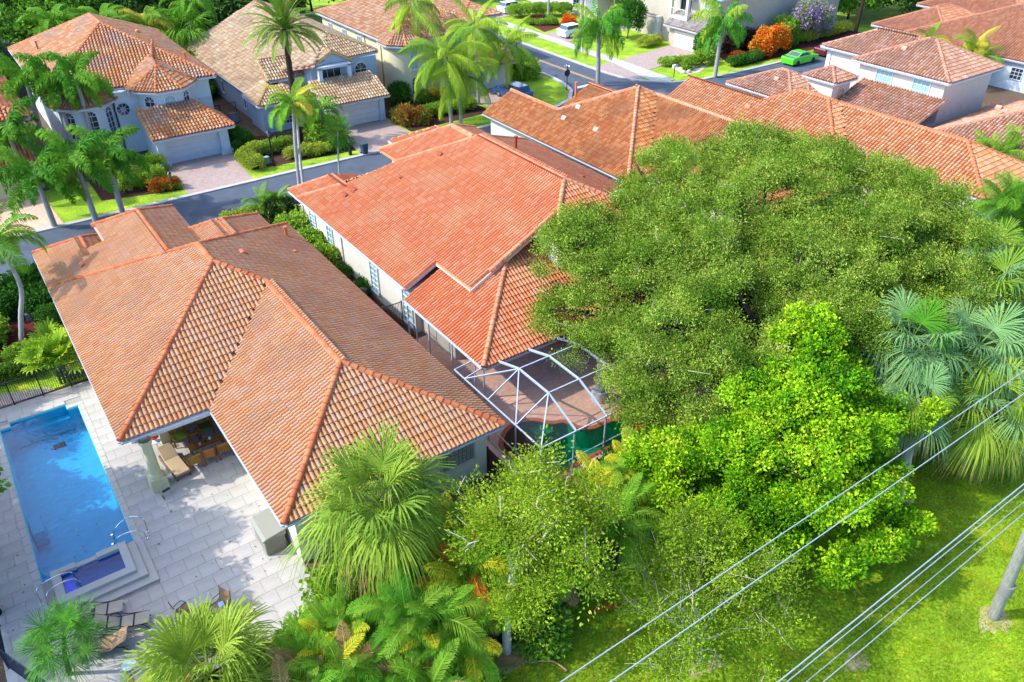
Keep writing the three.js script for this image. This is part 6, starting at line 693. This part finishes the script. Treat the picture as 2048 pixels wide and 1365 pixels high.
{
  const t = thing('pool_cage', 'white aluminium screen cage over the teal pool', 'pool cage', [20.5, 0, -25.5]); const X0 = 17.56, X1 = 30.5, Z1 = -22.35, H0 = 2.7, H1 = 3.6, xr0 = 19.7, zr = [-27.1, -24.6], zs = [-30.05, -29.05, -26.85, -24.4, Z1], xs = [X0, 19.6, 21.6, 23.6, 25.6, 27.6, X1], W = .045;
  const beam = (a, b, w = W, h = .065) => wpart('beam', [bar(V(...a), V(...b), w, h)], M.alu, t); const panel = (...p) => { const pos = []; for (let i = 1; i < p.length - 1; i++) for (const q of [p[0], p[i], p[i + 1]]) pos.push(...q); const g = new THREE.BufferGeometry(); g.setAttribute('position', new THREE.Float32BufferAttribute(pos, 3)); wpart('screen_panel', [g], M.screen, t); };
  beam([X0, H0, -30.05], [X0, H0, Z1], .06); beam([X0, H0, Z1], [X1, H0, Z1], .06); beam([X0, H0, -30.05], [18.8, H0 + .1, -30.05]); for (const z of zs) beam([X0, 0, z], [X0, H0, z], .06, .06); for (const x of xs) beam([x, 0, Z1], [x, H0, Z1], .07, .07); for (let i = 0; i < zs.length - 1; i++) beam([X0, 1.0, zs[i]], [X0, 1.0, zs[i + 1]], .05, .05); beam([X0, .08, -30.05], [X0, .08, Z1], .05, .08); for (let i = 0; i < xs.length - 1; i++) beam([xs[i], 1.0, Z1], [xs[i + 1], 1.0, Z1], .05, .05);
  const R = (x, z) => [x, H1, z]; for (const z of zr) beam(R(xr0, z), R(X1, z), .06, .07); for (let x = xr0; x < X1; x += 1.97) { beam(R(x, zr[0]), R(x, zr[1]), .06, .14); beam(R(x, zr[0]), [x, 3.0, -28.95], .06, .14); beam(R(x, zr[1]), [Math.min(X1, x), H0, Z1], .06, .14); }
  beam(R(xr0, zr[0]), [X0, H0, -29.05], .06); beam(R(xr0, zr[0]), [X0, H0, -26.85], .05); beam(R(xr0, zr[0]), [X0, H0, -24.4], .06, .12); beam(R(xr0, zr[1]), [X0, H0, -24.4], .05); beam(R(xr0, zr[1]), [X0, H0, Z1], .06, .12); beam([X0, H0, -29.05], [18.8, 2.95, -29.05]);
  panel(R(xr0, zr[0]), R(X1, zr[0]), R(X1, zr[1]), R(xr0, zr[1])); panel(R(xr0, zr[1]), R(X1, zr[1]), [X1, H0, Z1], [xr0, H0, Z1]); panel(R(xr0, zr[1]), [xr0, H0, Z1], [X0, H0, Z1]); panel(R(xr0, zr[1]), [X0, H0, Z1], [X0, H0, -24.4]); panel(R(xr0, zr[0]), R(xr0, zr[1]), [X0, H0, -24.4]); panel(R(xr0, zr[0]), [X0, H0, -24.4], [X0, H0, -26.85]); panel(R(xr0, zr[0]), [X0, H0, -26.85], [X0, H0, -29.05]); panel(R(xr0, zr[0]), [X0, H0, -29.05], [18.8, 2.95, -29.05]); panel(R(xr0, zr[0]), [18.8, 2.95, -28.95], [X1, 2.95, -28.95], R(X1, zr[0])); for (let i = 0; i < zs.length - 1; i++) panel([X0, 0, zs[i]], [X0, 0, zs[i + 1]], [X0, H0, zs[i + 1]], [X0, H0, zs[i]]); for (let i = 0; i < xs.length - 1; i++) panel([xs[i], 0, Z1], [xs[i + 1], 0, Z1], [xs[i + 1], H0, Z1], [xs[i], H0, Z1]); panel([X0, H0, -30.05], [18.8, H0 + .1, -30.05], [18.8, H0 + .1, -29.05], [X0, H0, -29.05]);
  // the lanai's screened side under the eave
  const xl = 18.95; for (const z of [-37.75, -36.75, -35.2, -32.6, -30.2, -29.3]) beam([xl, 0, z], [xl, 2.62, z], .07, .07); beam([xl, 2.62, -37.75], [xl, 2.62, -29.2], .08, .12); beam([xl, .12, -37.75], [xl, .12, -29.2], .06, .1); beam([xl, 1.4, -37.75], [xl, 1.4, -36.75], .05, .05); const zz = [-37.75, -36.75, -35.2, -32.6, -30.2]; for (let i = 0; i < 4; i++) panel([xl, .1, zz[i]], [xl, .1, zz[i + 1]], [xl, 2.6, zz[i + 1]], [xl, 2.6, zz[i]]);
}
for (const [x, z, lab] of [[19.2, -43.6, 'dark barrel beside the white wall between the near houses'], [19.2, -40.6, 'air-conditioning unit beside the white wall between the near houses']]) { const t = thing(lab.includes('air') ? 'air_conditioner' : 'rain_barrel', lab, lab.includes('air') ? 'air conditioner' : 'barrel', [x - .55, 0, z]); part('body', [new THREE.CylinderGeometry(.3, .34, .8, 16).translate(0, .4, 0)], M.navy, t); part('lid', [new THREE.CylinderGeometry(.2, .31, .12, 16).translate(0, .86, 0)], M.black, t); }
{ const t = thing('air_conditioner', 'round grey air-conditioning unit between the pale blue and blue houses', 'air conditioner', [24.2, 0, -84.4]); part('body', [new THREE.CylinderGeometry(.5, .5, .8, 18).translate(0, .4, 0)], std('#8a9096'), t); part('fan_grille', [new THREE.CylinderGeometry(.45, .45, .05, 18).translate(0, .83, 0), new THREE.TorusGeometry(.48, .03, 6, 20).rotateX(PI / 2).translate(0, .83, 0)], M.black, t); } picketFence('dark railing gate between the pale blue and blue houses', [21.6, -86], [25, -86], 1.4, M.bronze, { sp: .2 });
// ---------------------------------------------------------------- vehicles: side profile extruded across the width, glasshouse narrower
function car(name, label, cat, x, z, turn, L, Wd, prof, cab, paint, o = {}) {
  const t = thing(name, label, cat, [x, .012, z], turn); const ext = (pts, w, b) => { const s = new THREE.Shape(); s.moveTo(...pts[0]); s.splineThru(pts.slice(1).map(p => new THREE.Vector2(...p))); return new THREE.ExtrudeGeometry(s, { depth: w - 2 * b, bevelEnabled: true, bevelSize: b, bevelThickness: b, bevelSegments: 3, curveSegments: 24 }).translate(0, 0, -(w - 2 * b) / 2); };
  part('body', [ext(prof, Wd, .09)], paint, t, false); const rf = o.roof || paint; part('cabin', [new THREE.ExtrudeGeometry(new THREE.Shape(cab.map(p => new THREE.Vector2(...p))), { depth: Wd - .56, bevelEnabled: true, bevelSize: .1, bevelThickness: .16, bevelSegments: 3 }).translate(0, 0, -(Wd - .56) / 2)], M.glass, t, false);
  const top = cab.slice(1, 3), y = top[0][1] + .1; part('roof', [new THREE.ExtrudeGeometry(new THREE.Shape([[top[0][0] - .05, y - .05], [top[0][0] + .05, y + .02], [top[1][0] - .05, y + .02], [top[1][0] + .05, y - .05]].map(p => new THREE.Vector2(...p))), { depth: Wd - .5, bevelEnabled: true, bevelSize: .03, bevelThickness: .05, bevelSegments: 2 }).translate(0, 0, -(Wd - .5) / 2)], rf, t, false);
  for (const s of [-1, 1]) { const zz = s * (Wd / 2 - .1); part('pillar', [bar(V(cab[0][0], cab[0][1], zz * .96), V(cab[1][0], y, zz * .86), .09, .05), bar(V(cab[3][0], cab[3][1], zz * .96), V(cab[2][0], y, zz * .86), .13, .05), bar(V((top[0][0] + top[1][0]) / 2, cab[0][1], zz), V((top[0][0] + top[1][0]) / 2 - .05, y, zz * .88), .09, .04)], paint, t, false); for (const wx of o.wheels || [-L * .31, L * .3]) { const w = part('wheel', [new THREE.CylinderGeometry(.35, .35, .24, 22).rotateX(PI / 2)], M.black, t, false); w.position.set(wx, .35, s * (Wd / 2 - .1)); part('rim', [new THREE.CylinderGeometry(.22, .22, .02, 12).rotateX(PI / 2).translate(0, 0, s * .125)], o.rim || M.steel, w, false); } part('mirror', [rbox(cab[3][0] - .1, cab[3][0] + .05, cab[0][1] + .02, cab[0][1] + .17, s * Wd / 2 - (s > 0 ? 0 : .16), s * Wd / 2 + (s > 0 ? .16 : 0), .03, 1)], paint, t, false);
    part('tail_light', [rbox(-L / 2 - .015, -L / 2 + .06, o.ty || .78, (o.ty || .78) + .14, s > 0 ? Wd / 2 - .62 : -Wd / 2 + .1, s > 0 ? Wd / 2 - .1 : -Wd / 2 + .62, .02, 1)], std('#b5301c', { roughness: .3 }), t, false); part('headlight', [rbox(L / 2 - .06, L / 2 + .012, .6, .74, s > 0 ? Wd / 2 - .5 : -Wd / 2 + .14, s > 0 ? Wd / 2 - .14 : -Wd / 2 + .5, .02, 1)], M.whitePaint, t, false); }
  part('bumper', [rbox(-L / 2 - .04, -L / 2 + .1, .28, .5, -Wd / 2 + .08, Wd / 2 - .08, .04, 2)], o.bumper || paint, t, false); part('license_plate', [rbox(-L / 2 - .06, -L / 2 - .03, .5, .63, -.2, .2, .01, 1)], M.whitePaint, t, false); return t;
}
const paint = c => new THREE.MeshPhysicalMaterial({ color: c, roughness: .35, clearcoat: 1, clearcoatRoughness: .05 });
const sedan = [[-2.45, .35], [-2.5, .75], [-2.4, .98], [-1.6, 1.04], [0, 1.02], [1.0, .98], [2.2, .86], [2.48, .68], [2.45, .35], [0, .24], [-2.45, .35]], suv = [[-2.3, .35], [-2.36, .8], [-2.3, 1.08], [0, 1.08], [1.2, 1.05], [2.1, .95], [2.33, .7], [2.3, .35], [0, .26], [-2.3, .35]];
{ const lime = paint('#55d516'); const c = car('green_car', 'lime green two-door muscle car with black hood and rear stripe, parked on the street', 'car', 91.2, -64.5, 0, 5, 1.95, sedan, [[-1.75, 1.02], [-.85, 1.36], [.35, 1.36], [1.05, 1.0]], lime, { rim: M.black, bumper: lime }); part('hood_stripe', [rbox(1.15, 2.2, .93, .965, -.6, .6, .015, 1).rotateZ(-.08).translate(-.07, .11, 0)], M.black, c, false); part('deck_lid', [rbox(-2.38, -1.7, 1.03, 1.07, -.75, .75, .015, 1)], M.black, c, false); part('spoiler', [rbox(-2.48, -2.3, 1.07, 1.13, -.85, .85, .02, 1)], M.black, c, false); }
car('red_car', 'dark red sedan parked beyond the green muscle car', 'car', 98.2, -64.9, 0, 4.8, 1.85, sedan, [[-1.9, 1.02], [-1.1, 1.36], [.3, 1.36], [1.1, 1.0]], paint('#5c1618'));
const suvCab = [[-2.15, 1.08], [-1.9, 1.56], [.2, 1.58], [1.0, 1.05]];
car('white_suv', 'white SUV on the driveway beside the tall hedge at the top', 'car', 78.4, -110.2, .1, 4.7, 1.9, suv, suvCab, paint('#e3e8ea')); car('white_suv', 'white SUV on the driveway half behind the royal palm', 'car', 76.6, -92.3, 0, 4.7, 1.9, suv, suvCab, paint('#e3e8ea')); car('blue_car', 'dark blue car on the driveway under the coconut palm', 'car', 52.6, -73.9, PI / 2 + .1, 4.6, 1.85, suv, suvCab, paint('#234a78'));
// ---------------------------------------------------------------- street furniture
{ const t = thing('street_sign', 'dark octagonal sign seen from behind with a small street sign on top', 'sign', [59.5, 0, -72.7]); part('post', [rod(V(0, 0, 0), V(0, 2.75, 0), .045)], M.black, t); part('sign_plate', [new THREE.CylinderGeometry(.42, .42, .03, 8).rotateX(PI / 2).rotateZ(PI / 8).translate(0, 1.95, 0)], std('#20242c', { roughness: .5 }), t); part('name_plate', [box(-.45, .1, 2.72, 2.86, -.015, .015), box(-.015, .015, 2.72, 2.86, -.3, .4)], M.whitePaint, t); part('finial', [new THREE.SphereGeometry(.07, 10, 8).translate(0, 2.92, 0)], M.black, t); }
function lamp(label, x, z, h) { const t = thing('street_lamp', label, 'street lamp', [x, 0, z]); part('post', [new THREE.LatheGeometry([[.16, 0], [.16, .5], [.09, .62], [.065, h - .5], [.1, h - .42], [.05, h - .38]].map(p => new THREE.Vector2(...p)), 12)], M.black, t); part('lamp_shade', [new THREE.CylinderGeometry(.16, .1, .36, 8).translate(0, h - .2, 0)], std('#5d6b7e', { roughness: .3 }), t); part('cap', [new THREE.ConeGeometry(.2, .2, 8).translate(0, h + .08, 0), new THREE.SphereGeometry(.04, 8, 6).translate(0, h + .2, 0)], M.black, t); }
lamp('black lamp post beside the green utility boxes', 22.8, -70.1, 3.2); lamp('low black post lamp beside the waste bin', 29.8, -68.5, 1.6); lamp('black lamp post before the bright hedge on the side street', 60.0, -83.5, 3.0); lamp('small black post at the driveway edge by the orange-tipped shrub', 13.6, -69.9, 1.5);
{ const t = thing('utility_box', 'larger green utility box with white notice beside the lamp post', 'utility box', [21.6, 0, -71.3]); part('cabinet', [rbox(-.5, .5, 0, .75, -.45, .45, .04)], M.greenBox, t); part('lid', [rbox(-.53, .53, .75, .82, -.48, .48, .02)], M.greenBox, t); part('notice', [box(-.1, .18, .25, .55, .451, .458)], M.whitePaint, t); }
{ const t = thing('utility_box', 'smaller pale green utility box next to the lamp post', 'utility box', [22.5, 0, -71.0], .2); part('cabinet', [rbox(-.22, .22, 0, .6, -.2, .2, .03)], std('#7fa58a'), t); part('lid', [rbox(-.24, .24, .6, .66, -.22, .22, .02)], std('#7fa58a'), t); }
{ const t = thing('waste_bin', 'dark blue wheeled waste bin at the driveway kerb', 'waste bin', [30.95, .03, -67.8]); const g = new THREE.CylinderGeometry(.42, .34, .95, 4, 1).rotateY(PI / 4).translate(0, .55, 0); part('body', [g], M.binBlue, t); part('lid', [rbox(-.33, .33, 1.02, 1.1, -.36, .33, .03)], M.binBlue, t); for (const s of [-1, 1]) part('wheel', [new THREE.CylinderGeometry(.11, .11, .06, 14).rotateZ(PI / 2).translate(s * .25, .11, -.26)], M.black, t); part('handle', [rod(V(-.25, 1.0, -.36), V(.25, 1.0, -.36), .02)], M.black, t); }
{ const t = thing('mailbox', 'white mailbox on a dark post in front of the rock bed', 'mailbox', [73.4, 0, -69.2]); part('post', [rod(V(0, 0, 0), V(0, 1.15, 0), .05)], M.black, t); part('box', [rbox(-.3, .3, 1.15, 1.5, -.16, .16, .05)], M.whitePaint, t); part('flag', [box(-.02, .1, 1.4, 1.6, .165, .18)], M.redMulch, t); }
for (let i = 0; i < 9; i++) { const a = i * .7; solo('boulder', new THREE.IcosahedronGeometry(.26 + .08 * Math.sin(i * 3), 1).scale(1.2, .75, 1).translate(75.6 + i * .8, .15, -69.6 - i * .32 + .4 * Math.sin(a * 3)), std('#d8c9b2', { map: T.concrete }), 'pale boulder in the rock bed, ' + ['nearest the mailbox', 'second from the mailbox', 'third from the mailbox', 'fourth from the mailbox', 'in the middle of the row', 'fourth from the topiary end', 'third from the topiary end', 'second from the topiary end', 'farthest from the mailbox'][i], 'boulder', 'boulders edging the rock bed'); }
// ---------------------------------------------------------------- pole, wires, fallen fronds, grass
{ const t = thing('utility_pole', 'thick grey wooden utility pole on the lawn at the right edge', 'utility pole', [28.45, 0, -5.6]); part('pole', [taperTube([V(0, -.2, 0), V(-.42, 4, -.1), V(-.85, 8, -.2), V(-1.4, 13.4, -.3)], .24, .17, 14, 30)], M.poleWood, t); part('guard', [rod(V(-.2, 1.6, .0), V(-.24, 2.2, .0), .27, .265, 14)], std('#8f887a', { map: T.concrete }), t); part('cross_arm', [box(-2.6, -.1, 12.6, 12.72, -.42, -.3), box(-1.42, -1.3, 12.6, 12.72, -2.0, .8)], M.poleWood, t); }
function wireLine(label, h, z, r) { const t = thing('power_line', label, 'power line', [28, h, z], 0, 'power lines over the back lawn'); const pts = []; for (let x = -40; x <= 110; x += 10) pts.push(V(x - 28, .0006 * Math.pow(x - 28, 2) * .25, 0)); part('cable', [tube(pts, r, 6, 90)], M.wire, t); }
wireLine('power line farthest up the lawn, crossing the vivid tree', 12.6, -7.47, .016); wireLine('power line second from the top, just below the first', 12.6, -6.87, .016); wireLine('upper cable of the lower bundle, thickest of the four', 9.0, -5.97, .021); wireLine('second cable of the lower bundle, touching the thickest one', 9.0, -5.84, .014); wireLine('third cable of the lower bundle, thin', 8.9, -5.58, .01); wireLine('lowest cable of the lower bundle, nearest the pole foot', 8.9, -5.32, .013);
for (const [x, z, r, lab, m] of [[12.2, -14.6, .3, 'large dry reddish palm frond lying near the grey forked trunk', LM.rust], [16.3, -14.9, 1.3, 'small dry reddish palm frond lying by the fence gap', LM.rust], [11.6, -14.9, 1.0, 'dry brown palm frond lying beside the large reddish one', LM.dead]]) { const t = thing('fallen_frond', lab, 'palm frond', [x, .05, z], r + PI / 2); const f = pinnate({ L: 1.7, e0: .35, droop: .6, n: 26, len: .35, ang: .6, fall: .2, wid: .03 }); part('leaflets', [f], m, t, false); part('stalk', [taperTube([V(.05, .02, 0), V(-.35, .02, .05), V(-.8, .02, .02)], .03, .06, 6, 6)], std('#b58a55'), t); }
{ // litter under the fence line and a few leaves on the deck
  const g = triGeo([0, 0, 0, .05, .012, .02, .1, 0, 0, 0, 0, 0, .1, 0, 0, .05, .012, -.02]), N = 2600, im = shade(new THREE.InstancedMesh(g, LM.white, N)), m = new THREE.Matrix4(), q = new THREE.Quaternion(), c = new THREE.Color();
  for (let i = 0; i < N; i++) { const deck = i < 120; const x = deck ? rr(-5, 6) : rr(6, 44), z = deck ? rr(-33, -22) : -16.1 + Math.pow(rnd(), 2.2) * 4.5; q.setFromEuler(new THREE.Euler(rr(-.3, .3), rr(0, 6.3), rr(-.3, .3))); const s = rr(.6, 1.8); m.compose(V(x, deck ? .075 : rr(.02, .07), z), q, V(s, s, s)); im.setMatrixAt(i, m); im.setColorAt(i, c.set(pick(['#8a6a42', '#a07c4c', '#6f5436', '#b59a66', '#7d7a3a'])).multiplyScalar(rr(.8, 1.2))); } im.name = 'fallen_leaves'; scene.add(im); tag(im, 'dry brown leaves scattered along the foot of the black fence', 'fallen leaves', null, 'stuff'); }
{ // blades over the near lawn
  const pos = []; for (let i = 0; i < 9; i++) { const x = rr(-.16, .16), z = rr(-.16, .16), a = rr(0, 6.3), h = rr(.05, .11), l = rr(0, .06); pos.push(x - .008 * Math.cos(a), 0, z - .008 * Math.sin(a), x + .008 * Math.cos(a), 0, z + .008 * Math.sin(a), x + l * Math.sin(a), h, z - l * Math.cos(a)); } const g = triGeo(pos), N = 42000, im = shade(new THREE.InstancedMesh(g, LM.white, N)), m = new THREE.Matrix4(), q = new THREE.Quaternion(), c = new THREE.Color(); for (let i = 0; i < N; i++) { const x = rr(8, 46), z = rr(-15.9, -2); q.setFromAxisAngle(up, rr(0, 6.3)); const s = rr(.7, 1.4); m.compose(V(x, 0, z), q, V(s, s, s)); im.setMatrixAt(i, m); const k = .5 + .5 * noise.noise(x * .5, z * .5, 3) + rr(-.2, .2); im.setColorAt(i, c.set(k > .62 ? '#b4b82a' : k > .4 ? '#98ac18' : '#7c9c14').multiplyScalar(rr(.8, 1.15))); } im.name = 'grass'; scene.add(im); tag(im, 'short bright grass covering the back lawn', 'grass', null, 'stuff'); }
renderer.render(scene, camera);
